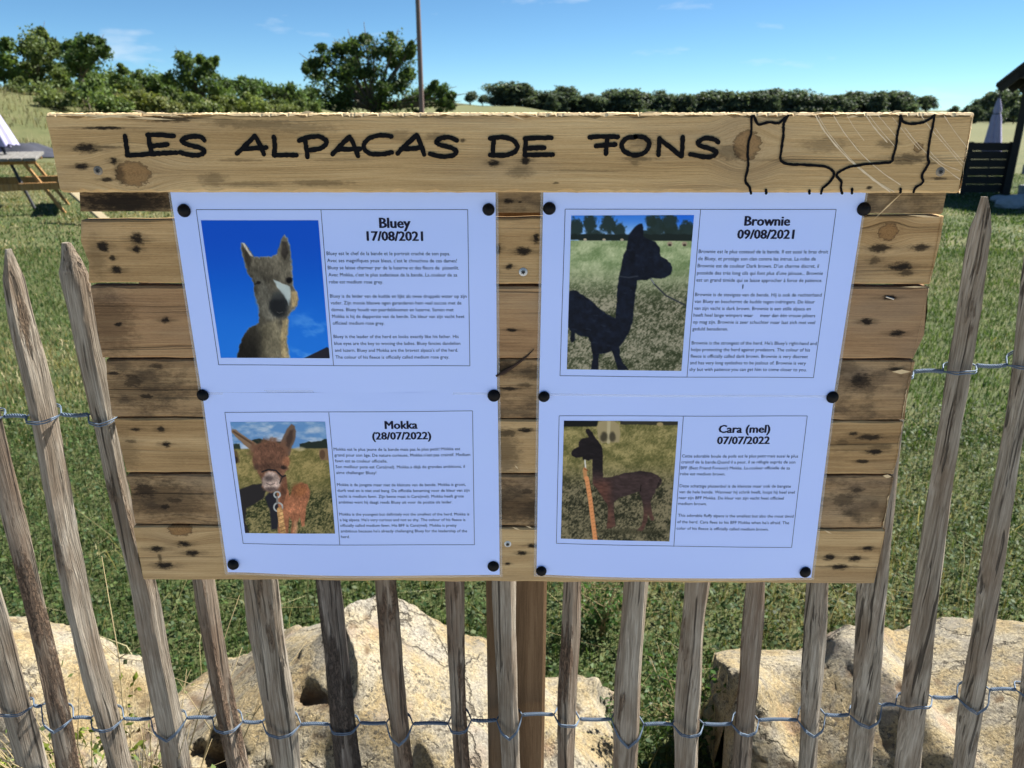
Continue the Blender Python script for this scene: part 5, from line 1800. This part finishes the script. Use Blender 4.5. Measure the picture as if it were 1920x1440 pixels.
def weed(label, u, v, Y, hgt, nst, leafy, seed, spread=.6, col=(.10, .16, .035)):
    r = np.random.default_rng(seed)
    p = P(u, v, Y)
    base = Vector((p.x, Y, gz1(p.x, Y)))
    o = root('weed_plant', base, label, 'plant', 'weeds growing by the rocks')
    st_, lv, lf, lc = MB(), [], [], []
    for k in range(nst):
        a_ = r.uniform(0, 2 * math.pi)
        le = hgt * r.uniform(.55, 1.1)
        dx, dy = math.cos(a_) * spread * le * r.uniform(.2, 1), math.sin(a_) * spread * le * r.uniform(.1, .5)
        pts = [Vector((r.normal(0, .008), r.normal(0, .008), -.01))]
        for t in (.25, .5, .75, 1):
            pts.append(Vector((dx * t ** 1.4 + r.normal(0, .006), dy * t ** 1.4 + r.normal(0, .006), le * t * (1 - .25 * t * spread))))
        st_.tube(pts, [.0016, .0014, .0012, .0009, .0004], 5)
        for j in range(int(4)):
            i0 = r.integers(1, 4)
            q0 = pts[i0]
            tw = Vector((r.normal(0, .05), r.normal(0, .03), r.uniform(.01, .06)))
            st_.tube([q0, q0 + tw * .5, q0 + tw], [.0008, .0006, .0003], 4)
            if leafy:
                for _ in range(leafy):
                    c_ = np.array(q0 + tw * r.uniform(.2, 1.1)) + r.normal(0, .006, 3)
                    s = r.uniform(.004, .009)
                    aa = r.normal(0, 1, 3); aa /= np.linalg.norm(aa); bb_ = np.cross(aa, r.normal(0, 1, 3)); bb_ /= np.linalg.norm(bb_)
                    k0 = len(lv)
                    lv += [c_ - aa * s, c_ + bb_ * s * .5, c_ + aa * s, c_ - bb_ * s * .5]
                    lf.append((k0, k0 + 1, k0 + 2, k0 + 3))
                    lc += [np.array(col) * r.uniform(.6, 1.7)] * 4
    obj('stems', st_.mesh('stems', True), o, stem_m)
    if lv:
        me = mesh_np('leaves', np.array(lv), np.array(lf))
        set_color(me, 'tint', np.array(lc))
        obj('leaves', me, o, wm_)
    return o


weed('yellow green leafy weed between the second and third pickets from the left', 165, 1440, .90, .60, 26, 16, 1, .32, (.15, .19, .03))
weed('straggly dry weed with thin pale stalks in front of the left rock', 250, 1440, .90, .78, 24, 1, 2, .55, (.16, .19, .07))
weed('low leafy weed at the bottom left corner', 20, 1440, .89, .56, 18, 14, 3, .35, (.08, .13, .03))
weed('thin weed with small leaves rising to the left of the lit picket', 120, 1440, .92, .70, 14, 5, 4, .40, (.11, .15, .05))
weed('bushy green weed in the gap between the two biggest rocks', 1295, 1380, 1.32, .34, 18, 14, 5, .6, (.05, .10, .025))
weed('dark leafy weed at the top of the gap right of the post', 1130, 1180, 1.75, .26, 14, 12, 6, .7, (.05, .11, .025))

# ------------------------------------------------------------------ trees
bark_m = flat_mat('tree_bark', (.10, .085, .065), .9, .35, 12, bump=.4)
tree_leaf = leaf_mat('tree_leaves', .40, .6)


def leaf_cloud(clumps, per, size, base_col, r, shell=.55):
    V_, C_ = [], []
    for (c, rad) in clumps:
        n_ = int(per * 2.6)
        d = r.normal(0, 1, (n_, 3)); d /= np.linalg.norm(d, axis=1, keepdims=True)
        rr_ = rad * (r.random(n_) ** shell) * (1 + (vnoise(d[:, 0] * 2.6 + c[0], d[:, 1] * 2.6 + c[1], d[:, 2] * 2.6) - .5) * 1.3 + (vnoise(d[:, 0] * 7 + c[0], d[:, 1] * 7, d[:, 2] * 7) - .5) * .5)
        pt = np.array(c)[None] + d * rr_[:, None] * np.array([1, 1, .85])
        a_ = r.normal(0, 1, (n_, 3)); a_ /= np.linalg.norm(a_, axis=1, keepdims=True)
        b_ = np.cross(a_, r.normal(0, 1, (n_, 3))); b_ /= np.linalg.norm(b_, axis=1, keepdims=True) + 1e-9
        s = (size * .58 * r.uniform(.6, 1.5, n_))[:, None]
        V_.append(np.stack([pt - a_ * s, pt + b_ * s * .6, pt + a_ * s, pt - b_ * s * .6], 1).reshape(-1, 3))
        t = np.array(base_col)[None] * 1.85 * r.uniform(.6, 1.5, (n_, 1)) * r.uniform(.8, 1.2) + r.normal(0, .004, (n_, 3))
        C_.append(np.repeat(np.clip(t, .005, 1), 4, axis=0))
    V_ = np.concatenate(V_); C_ = np.concatenate(C_)
    F_ = np.arange(len(V_)).reshape(-1, 4)
    return V_, F_, C_


def make_tree(name, label, cat, clumps_px, Y, per, size, col, seed, group=None, trunk_r=.12, dy=.6, trunk_u=None, loose=.55):
    """clumps_px: (u, v, r) of the crown's masses in the photograph, at distance Y"""
    r = np.random.default_rng(seed)
    cl = []
    for (u, v, rp) in clumps_px:
        rad = rp * pxm(v, Y)
        Yk = Y + r.normal(0, dy) * rad * 1.2
        p = P(u, v, Yk)
        cl.append((np.array(p), rad * 1.05))
    us = trunk_u if trunk_u is not None else float(np.mean([c[0] for c in clumps_px]))
    tx = P(us, 205, Y).x
    base = Vector((tx, Y, gz1(tx, Y)))
    o = root(name, base, label, cat, group)
    lowz = min(c[0][2] for c in cl); topz = max(c[0][2] for c in cl)
    m = MB()
    fork = base + Vector((r.normal(0, .1), 0, max(.25, (lowz - base.z) * .8)))
    m.tube([base + Vector((0, 0, -.2)), base + (fork - base) * .5 + Vector((.04, 0, 0)), fork], [trunk_r * 1.25, trunk_r, trunk_r * .85], 8)
    for (c, rad) in cl:
        c = Vector(c)
        mid = fork.lerp(c, .5) + Vector((r.normal(0, .12) * rad, r.normal(0, .12) * rad, rad * .1))
        m.tube([fork, mid, c, c + (c - mid) * .5], [trunk_r * .55, trunk_r * .35, trunk_r * .18, trunk_r * .05], 5)
    obj('trunk', m.mesh('trunk', True, origin=base), o, bark_m)
    cl = cl + [(c + np.clip(r.normal(0, .6, 3), -.85, .85) * rad, rad * r.uniform(.25, .5)) for (c, rad) in cl for _ in range(2)]
    V_, F_, C_ = leaf_cloud(cl, per * .55, size, col, r, loose)
    V_ = V_ - np.array(base)
    V_[:, 2] = np.maximum(V_[:, 2], .02)
    me = mesh_np('crown', V_, F_)
    set_color(me, 'tint', C_)
    obj('crown', me, o, tree_leaf)
    return o


GT = 'trees and bushes along the left field edge'
OAK = (.036, .058, .018)
make_tree('oak_tree', 'big spreading oak standing alone left of the tall pole', 'tree',
          [(610, 112, 26), (592, 140, 18), (640, 97, 22), (662, 85, 16), (702, 96, 26), (738, 84, 24), (756, 108, 24), (650, 132, 30), (702, 136, 34), (620, 166, 34), (672, 176, 36), (732, 166, 36), (762, 142, 20), (598, 192, 24), (722, 197, 34), (772, 187, 28), (802, 180, 26), (826, 170, 15), (832, 192, 18), (845, 197, 10), (640, 200, 30), (588, 120, 10), (686, 74, 9), (770, 90, 10), (585, 175, 12), (845, 180, 8)],
          80, 430, .24, OAK, 11, trunk_r=.35, trunk_u=700)
make_tree('broadleaf_tree', 'loose leafy tree cut by the left edge of the picture', 'tree', [(2, 110, 24), (12, 84, 13), (-5, 140, 34), (26, 146, 22), (-40, 110, 40)], 40, 420, .13, (.055, .085, .022), 12, GT, .12)
make_tree('broadleaf_tree', 'tall airy tree, second from the left edge', 'tree', [(62, 72, 20), (78, 92, 24), (46, 92, 18), (97, 84, 13), (60, 125, 32), (90, 128, 26), (42, 138, 22), (74, 150, 26), (80, 62, 8), (104, 100, 12)], 42, 360, .12, (.060, .082, .026), 13, GT, .12, loose=.7)
make_tree('broadleaf_tree', 'dense dark round tree right of the airy tree', 'tree', [(150, 84, 20), (168, 108, 32), (136, 104, 20), (192, 98, 13), (186, 80, 10), (160, 138, 30), (150, 120, 24), (128, 88, 8)], 40, 520, .12, (.034, .058, .017), 14, GT, .14)
make_tree('broadleaf_tree', 'twin topped tree midway along the left hedge', 'tree', [(350, 118, 18), (345, 145, 24), (386, 134, 19), (397, 160, 26), (360, 175, 28), (376, 112, 9), (338, 105, 8), (400, 118, 9), (410, 180, 20)], 52, 460, .15, (.046, .072, .021), 15, GT, .14)
make_tree('broadleaf_tree', 'small rounded tree left of the twin topped tree', 'tree', [(290, 150, 20), (292, 172, 26), (255, 147, 14), (262, 168, 22), (310, 165, 16)], 54, 420, .15, (.050, .078, .024), 16, GT, .12)
make_tree('broadleaf_tree', 'thin topped tree between the dark round tree and the hedge', 'tree', [(218, 148, 20), (232, 132, 9), (222, 170, 26), (245, 160, 18)], 46, 420, .13, (.058, .085, .026), 17, GT, .10)
make_tree('broadleaf_tree', 'tree in the hedge just right of the twin topped tree', 'tree', [(440, 166, 20), (472, 168, 22), (455, 152, 10), (430, 180, 20)], 60, 420, .17, (.042, .068, .021), 18, GT, .12)
make_tree('broadleaf_tree', 'tree in the hedge just left of the big oak', 'tree', [(502, 172, 20), (532, 176, 18), (560, 182, 18), (545, 164, 9), (520, 185, 20)], 62, 420, .17, (.046, .072, .024), 19, GT, .12)
BU = 'bushes on the bank'
for k, (lab, pts, Y, col) in enumerate((
        ('rounded bush in front of the dark round tree', [(165, 178, 34), (140, 185, 26), (195, 188, 26)], 34, (.055, .080, .024)),
        ('yellowish bush below the small rounded tree', [(262, 188, 24), (235, 192, 20), (288, 195, 20)], 36, (.085, .100, .030)),
        ('low bush under the twin topped tree', [(340, 196, 20), (372, 198, 18), (315, 198, 18)], 38, (.065, .088, .028)),
        ('low yellow green bush halfway to the oak', [(420, 198, 18), (452, 200, 16), (482, 198, 18)], 40, (.075, .095, .028)),
        ('dusty green bush at the foot of the oak', [(530, 198, 16), (560, 200, 15), (585, 203, 14)], 44, (.058, .080, .026)),
        ('straggly bush beneath the airy tree', [(60, 170, 20), (90, 175, 22), (30, 168, 16)], 36, (.070, .090, .034)))):
    make_tree('bush', lab, 'bush', pts, Y, 460, .11, col, 30 + k, BU, .05)

for k, (lab, pts, Y, col) in enumerate((
        ('leafy hedge tree filling the gap right of the dark round tree', [(205, 160, 22), (188, 150, 16), (200, 180, 24)], 48, (.050, .076, .024)),
        ('hedge tree between the small rounded tree and the twin topped tree', [(318, 160, 18), (322, 180, 22), (305, 178, 20)], 56, (.044, .070, .022)),
        ('hedge tree behind the low bush right of the twin topped tree', [(420, 158, 16), (425, 180, 22), (408, 170, 16)], 58, (.048, .076, .024)),
        ('pale green hedge tree midway between the twin topped tree and the oak', [(486, 160, 12), (488, 182, 22), (470, 186, 20)], 64, (.056, .082, .028)),
        ('last hedge tree touching the left side of the oak', [(575, 178, 16), (570, 192, 20), (590, 196, 18)], 66, (.042, .068, .022)),
        ('scrubby hedge tree between the two leftmost tall trees', [(118, 135, 18), (112, 158, 22), (128, 165, 20)], 46, (.052, .078, .026)))):
    make_tree('hedge_tree', lab, 'tree', pts, Y, 420, .14, col, 60 + k, GT, .09)
for k, (lab, pts, Y, col) in enumerate((
        ('low bush at the left foot of the dark round tree', [(105, 190, 20), (125, 196, 18), (85, 188, 16)], 33, (.066, .084, .030)),
        ('low bush beside the rounded bush on the bank', [(215, 198, 18), (235, 203, 16), (200, 203, 16)], 34, (.058, .082, .026)),
        ('low straw green bush under the hedge trees', [(305, 204, 14), (330, 206, 14), (285, 206, 13)], 36, (.090, .100, .038)),
        ('last low bush before the oak', [(500, 205, 13), (525, 207, 12), (550, 207, 12), (470, 207, 12)], 42, (.078, .095, .034)),
        ('low bush just left of the yellow green bush', [(385, 206, 13), (405, 207, 12), (365, 208, 12)], 38, (.070, .090, .030)))):
    make_tree('bush', lab, 'bush', pts, Y, 380, .10, col, 80 + k, BU, .04)

# distant wood along the horizon: five crowns, copied
far_protos = []
for k in range(5):
    r = np.random.default_rng(200 + k)
    cl = []
    nb = [17, 20, 10, 18, 9][k]
    for j in range(nb):
        an = r.uniform(0, 2 * np.pi); ra = r.uniform(0, .6)
        hz = r.uniform(.08 if k not in (2, 4) else .45, 1.0)
        cl.append((np.array([math.cos(an) * ra * 5.0 * (1.3 - hz * .6), math.sin(an) * ra * 4, 8.2 * hz]), r.uniform(1.5, 2.6)))
    V_, F_, C_ = leaf_cloud(cl, 150, .62, (.042, .058, .040), r, .5)  # distance haze put into the leaf colour: lighter and bluer green
    V_[:, 2] = np.maximum(V_[:, 2], 1.0 if k in (2, 4) else .2)
    me = mesh_np('crown', V_, F_); set_color(me, 'tint', C_); me.materials.append(tree_leaf)
    m = MB(); m.tube([(0, 0, -.5), (.1, 0, 3), (0, .1, 7)], [.32, .25, .1], 7)
    for (c, rad) in cl: m.tube([(0.05, 0, 2.6), tuple(c * .6 + np.array([0, 0, 1.2])), tuple(c)], [.15, .1, .04], 5)
    mt = m.mesh('trunk', True); mt.materials.append(bark_m)
    far_protos.append((me, mt))


def far_tree(u, Y, hgt, wf, k, label, group):
    p = P(u, 205, Y)
    base = (p.x, Y, gz1(p.x, Y))
    o = root('distant_tree', base, label, 'tree', group, random.uniform(0, 6.28))
    s = hgt / 9.6
    o.scale = (s * wf, s * wf, s)
    c = far_protos[k]
    obj('crown', c[0], o); obj('trunk', c[1], o)


FG = 'dark trees of the wood on the horizon'
FL = 'dark green tree in the dense wood along the horizon'
rr = random.Random(5)


def top_h(v, Y, u):
    p = P(u, v, Y)
    return max(2.0, p.z - gz1(p.x, Y))


wood = [(948, 182), (968, 178), (990, 186), (1012, 184), (1035, 178), (1058, 180), (1085, 184), (1105, 180), (1125, 174), (1148, 172), (1172, 173), (1195, 174), (1218, 178), (1240, 172), (1262, 178), (1288, 178), (1310, 176), (1334, 172), (1358, 174), (1382, 172), (1405, 176), (1428, 171), (1450, 172), (1475, 178), (1500, 184), (1522, 181), (1545, 184), (1572, 184), (1596, 180), (1620, 176), (1644, 172), (1665, 174), (1684, 182), (1010, 190), (1170, 186), (1300, 188), (1420, 186), (1560, 190)]
for i, (u, v) in enumerate(wood):
    Y = 235 + rr.uniform(-18, 22)
    far_tree(u, Y, top_h(v + rr.uniform(-5, 6), Y, u), rr.uniform(.95, 1.45), rr.choice((0, 1, 3)), FL, FG)
# undergrowth closing the wood's foot
for i in range(26):
    u = 940 + i * 30
    Y = 226 + rr.uniform(-5, 5)
    far_tree(u, Y, rr.uniform(4.6, 6.8), rr.uniform(1.7, 2.3), rr.choice((0, 1, 3)), FL, FG)
for (u, v, lab) in ((882, 172, 'lone distant tree just right of the oak on the far field'), (905, 178, 'smaller distant tree beside the lone tree on the far field'), (926, 181, 'slim distant tree at the left end of the wood'),
                    (1702, 184, 'small distant tree at the right end of the wood'), (1736, 180, 'umbrella shaped distant tree near the right end of the title board')):
    far_tree(u, 240, top_h(v, 240, u), 1.9, 4 if 'umbrella' not in lab else 2, lab, 'single trees beside the wood')
for i, (u, v, Y) in enumerate(((1790, 199, 160), (1815, 196, 140), (1838, 186, 120), (1862, 168, 110), (1884, 164, 112), (1905, 176, 115), (1930, 170, 112), (1960, 172, 115), (1830, 205, 100), (1870, 200, 98), (1905, 205, 98))):
    far_tree(u, Y, top_h(v, Y, u), 1.15, i % 4, 'tree in the dark clump behind the folded parasol and shelter', 'trees behind the shelter')

# ------------------------------------------------------------------ tall pole
pole_m = flat_mat('pole_brown_steel', (.17, .115, .10), .55, .2, 6)
px_ = P(791, 212, 24).x
pole = root('tall_pole', (px_, 24, gz1(px_, 24)), 'tall thin brown pole standing in front of the oak', 'pole')
m = MB(); m.tube([(0, 0, -.1), (0, 0, 3), (0, 0, 6.2)], [.075, .07, .06], 14)
obj('shaft', m.mesh('shaft', True, 40), pole, pole_m)
m = MB(); m.tube([(0, 0, 6.2), (0, 0, 6.26)], [.066, .05], 14)
obj('cap', m.mesh('cap', True, 40), pole, pole_m)

# ------------------------------------------------------------------ picnic table, left
tw = wood_mat('picnic_table_wood', (.20, .10, .035), (.36, .20, .08), (.46, .29, .14), seed=4.4, axis='z', streak=.3)
tg = wood_mat('picnic_top_wood', (.10, .095, .085), (.17, .165, .155), (.24, .235, .225), seed=5.1, axis='y', streak=.3)
tb = (-6.60, 10.45)
ROT = math.atan2(.45, .89)
table = root('picnic_table', (tb[0], tb[1], gz1(*tb)), 'wooden picnic table with benches on the grass at the left', 'picnic table', None, ROT)
# local: x across (A-frame), y along the table away from the camera
for k in range(5):
    m = MB(); m.box((-.31 + .155 * k, .75, .735), (.145, 1.9, .04), bev=.004)
    obj('top_board', m.mesh('top_board'), table, tg)
for sx in (-1, 1):
    for k in range(2):
        m = MB(); m.box((sx * (.66 + .15 * k), .75, .445), (.14, 1.9, .04), bev=.004)
        obj('bench_board', m.mesh('bench_board'), table, tg)
for ye in (.12, 1.38):
    for sx in (-1, 1):
        m = MB(); m.beam((sx * .60, ye, -.03), (sx * .20, ye, .715), .04, .10, (0, 1, 0), .004)
        obj('leg', m.mesh('leg'), table, tw)
    m = MB(); m.beam((-.86, ye - .045, .375), (.86, ye - .045, .375), .04, .095, bev=.004)
    obj('cross_beam', m.mesh('cross_beam'), table, tw)
    m = MB(); m.beam((-.36, ye + .045, .685), (.36, ye + .045, .685), .04, .055, bev=.004)
    obj('top_batten', m.mesh('top_batten'), table, tw)
# pale timber lying against the table's bench
a_ = P(128, 352, 10.0); b_ = P(208, 426, 9.5); b_.z = gz1(b_.x, b_.y) + .02
base = Vector(b_)
o = root('leaning_timber', base, 'pale sawn timber leaning from the grass against the picnic table', 'timber')
m = MB(); m.beam(a_, b_, .11, .035, (0, 0, 1), .003)
obj('beam', m.mesh('beam', origin=base), o, flat_mat('pale_timber', (.24, .20, .125), .8, .2, 20))

# ------------------------------------------------------------------ folded parasols
par_m = NT('parasol_cloth', .85)
pf = par_m.noise(par_m.coord(), 14, 4)
par_m.color(par_m.mix(pf, (.27, .26, .42), (.37, .36, .54)))
dark_metal = flat_mat('dark_metal', (.045, .045, .05), .5, .2, 30)


def parasol(label, foot, top, rbot, f0, seed):
    """folded parasol: pole from foot to top; gathered canopy from fraction f0 up"""
    foot, top = Vector(foot), Vector(top)
    o = root('folded_parasol', foot, label, 'parasol', 'folded parasols')
    d = top - foot
    L_ = d.length
    z = d.normalized(); x = z.orthogonal().normalized(); y = z.cross(x)
    m = MB(); m.tube([Vector((0, 0, 0)), z * L_ * 1.02], .022, 10)
    obj('pole', m.mesh('pole', True, 40), o, dark_metal)
    vs, fs = [], []
    M = 40
    rings = [(f0, 1.0), (f0 + .06, .93), (f0 + .2, .74), (f0 + .38, .52), (.80, .40), (.815, .34), (.84, .42), (.92, .26), (.97, .13), (1.0, .03)]
    r = np.random.default_rng(seed)
    ph = r.uniform(0, 6, 3)
    for (f, rr_) in rings:
        for k in range(M):
            a0 = 2 * math.pi * k / M
            fold = 1 + .20 * math.sin(a0 * 8 + ph[0]) + .10 * math.sin(a0 * 5 + ph[1])
            rad = rbot * rr_ * fold
            vs.append(z * (f * L_ + (.02 * math.sin(a0 * 8 + ph[2]) if f == f0 else 0)) + x * math.cos(a0) * rad + y * math.sin(a0) * rad)
    for i in range(len(rings) - 1):
        for k in range(M):
            k2 = (k + 1) % M
            fs.append((i * M + k, i * M + k2, (i + 1) * M + k2, (i + 1) * M + k))
    obj('canopy', mesh_py('canopy', vs, fs, True), o, par_m.m)
    m = MB()
    m.tube([z * (.806 * L_) + (x * math.cos(t) + y * math.sin(t)) * rbot * .40 for t in np.linspace(0, 2 * math.pi, 25)], .012, 6, False)
    obj('tie_strap', m.mesh('tie_strap', True), o, dark_metal)
    return o


ft = P(1852, 330, 18.5); ft.z = gz1(ft.x, ft.y)
tp = P(1874, 180, 18.5)
parasol('folded lavender parasol standing beside the dark shelter', ft, tp, .185, .36, 1)
ft = P(36, 300, 10.9); ft.z = gz1(ft.x, ft.y)
ft = P(53, 330, 11.2); ft.z = .02
tp = P(-122, 40, 11.2)
parasol('folded white parasol leaning over the picnic table', ft, tp, .17, .34, 2)

# ------------------------------------------------------------------ dark tarpaulin at the foot of the bank
p = P(12, 213, 24)
base = Vector((p.x, 24, gz1(p.x, 24)))
nxr, nyr = 48, 22
s, t = np.meshgrid(np.linspace(-1, 1, nxr), np.linspace(-1, 1, nyr))
hgt = np.clip(1 - np.abs(s) ** 2.2, 0, 1) * np.clip(1 - np.abs(t) ** 2.5, 0, 1)
zz_ = .34 * hgt * (.6 + .8 * fbm(s * 3, t * 3, 2, 3)) - .02
vv = np.stack([s * 1.6, t * .8, zz_], -1).reshape(-1, 3)
i_, j_ = np.meshgrid(np.arange(nxr - 1), np.arange(nyr - 1)); a_ = (j_ * nxr + i_).ravel()
tp_ = obj('tarpaulin', mesh_np('tarpaulin', vv, np.stack([a_, a_ + 1, a_ + nxr + 1, a_ + nxr], -1), True), None, flat_mat('dark_tarpaulin', (.05, .052, .065), .5, .3, 5), base)
tag(tp_, 'crumpled dark tarpaulin lying at the foot of the left bank', 'tarpaulin')

# ------------------------------------------------------------------ shelter, slatted panel and block wall on the right
dk = flat_mat('dark_stained_wood', (.030, .024, .020), .75, .35, 20, bump=.3)
rf = flat_mat('roof_felt', (.045, .038, .034), .9, .3, 8, bump=.4)
YS = 15.6
ec = P(1868, 156, YS)
base = Vector((ec.x + .6, YS + .6, gz1(ec.x, YS)))
SROT = Matrix.Rotation(R(-42), 3, 'Z')
base = Vector((ec.x, ec.y, gz1(ec.x, YS)))
sh_ = root('open_shelter', base, 'dark timber shelter with steep overhanging roof at the right edge', 'shelter', None, R(-42))
def sloc(w): return SROT.inverted() @ (Vector(w) - base)
zg = base.z
wr = 2.3
slope = .95
for sd_ in (0, 1):
    m = MB()
    x0, x1 = (ec.x, ec.x + wr) if sd_ == 0 else (ec.x + 2 * wr, ec.x + wr)
    th = .06
    vs = [(x0, YS, ec.z), (x1, YS, ec.z + wr * slope), (x1, YS + 4, ec.z + wr * slope), (x0, YS + 4, ec.z)]
    vs += [(a0, b0, c0 - th) for a0, b0, c0 in vs]
    fs = [(0, 1, 2, 3), (7, 6, 5, 4), (0, 4, 5, 1), (1, 5, 6, 2), (2, 6, 7, 3), (3, 7, 4, 0)]
    m.add(vs, fs)
    obj('roof', m.mesh('roof', origin=base), sh_, rf)
for k in range(5):
    m = MB()
    yk = YS + .08 + k * .95
    m.beam((ec.x + .05, yk, ec.z - .13 + .02), (ec.x + wr, yk, ec.z - .13 + wr * slope), .06, .14)
    obj('rafter', m.mesh('rafter', origin=base), sh_, dk)
pb0 = P(1886, 366, 16.0)
for (px0, py0) in ((pb0.x, 16.0), (pb0.x + .42, 15.6), (pb0.x + 2.6, 18.6)):
    m = MB(); zt = ec.z + max(0, sloc((px0, py0, 0)).x) * slope - .1
    m.beam(sloc((px0, py0, gz1(px0, py0) - .05)), sloc((px0, py0, zt)), .12, .12, bev=.006)
    obj('post', m.mesh('post'), sh_, dk)
m = MB(); pl_ = sloc((pb0.x, 16.0, ec.z)); m.beam((pl_.x, .05, pl_.z + pl_.x * slope - .2), (pl_.x, 3.9, pl_.z + pl_.x * slope - .2), .1, .14)
obj('wall_plate', m.mesh('wall_plate'), sh_, dk)
# block wall
blk = flat_mat('concrete_block', (.30, .32, .33), .9, .15, 30, bump=.4)
bx0 = P(1903, 366, 15.9).x + .28
bw = root('block_wall', (bx0, 16.2, gz1(bx0, 16.2)), 'low grey concrete block wall under the shelter', 'wall')
bm_ = MB(); bm_.box((0, 0, 0), (.39, .19, .19), bev=.006)
bme = bm_.mesh('block'); bme.materials.append(blk)
for rw in range(5):
    for c_ in range(6):
        obj('block', bme, bw, None, (.2 + c_ * .4 + (.2 if rw % 2 else 0), 0, .095 + rw * .2))
# slatted panel
pa, pbb = P(1806, 365, 16.1), P(1882, 365, 16.1)
zgp = gz1(pa.x, 16.1)
htop = P(1830, 268, 16.1).z
sp_ = root('slatted_panel', ((pa.x + pbb.x) / 2, 16.1, zgp), 'dark brown slatted fence panel beside the shelter', 'fence panel')
wd = pbb.x - pa.x + .9
nb = 6
hb_ = (htop - zgp - .04) / nb
for k in range(nb):
    m = MB(); m.box((-.42, 0, .05 + hb_ * (k + .5)), (wd, .022, hb_ - .007), Matrix.Rotation(R(random.uniform(-.25, .25)), 3, 'Y'), .002)
    obj('slat', m.mesh('slat'), sp_, dk)
for xx in (-.42 - wd / 2 + .05, -.42, -.42 + wd / 2 - .05):
    m = MB(); m.box((xx, .04, (htop - zgp) / 2), (.07, .06, htop - zgp + .04))
    obj('post', m.mesh('post'), sp_, dk)
# blue pipe and rubble at the shelter's foot
pp0, pp1 = P(1878, 392, 14.3), P(1912, 384, 14.6)
pp0.z = gz1(pp0.x, pp0.y) + .04; pp1.z = gz1(pp1.x, pp1.y) + .05
m = MB(); m.tube([pp0, (pp0 + pp1) / 2, pp1 + Vector((.5, .1, 0))], .045, 10)
tag(obj('water_pipe', m.mesh('water_pipe', True, 40, origin=pp0), None, flat_mat('blue_pipe', (.16, .27, .40), .5, .1, 10), pp0), 'short blue pipe lying on the grass before the block wall', 'pipe')
stm = flat_mat('grey_rubble', (.33, .33, .33), .9, .2, 20, bump=.4)
for k, (u, v, s, lab) in enumerate(((1905, 402, .30, 'grey rubble block in the grass below the blue pipe'), (1872, 380, .14, 'small grey stone at the foot of the slatted panel'))):
    p = P(u, v, 13.6 if k == 0 else 14.8); p.z = gz1(p.x, p.y)
    bm = bmesh.new(); bmesh.ops.create_icosphere(bm, subdivisions=3, radius=s)
    for vt in bm.verts:
        f = 1 + (float(fbm(vt.co.x * 4 + k * 9, vt.co.y * 4, vt.co.z * 4, 3)) - .5) * .7
        vt.co = Vector((vt.co.x * f * 1.2, vt.co.y * f, vt.co.z * f * .6))
    me = bpy.data.meshes.new('rubble_stone'); bm.to_mesh(me); bm.free()
    tag(obj('rubble_stone', me, None, stm, p + Vector((0, 0, s * .3))), lab, 'stone')
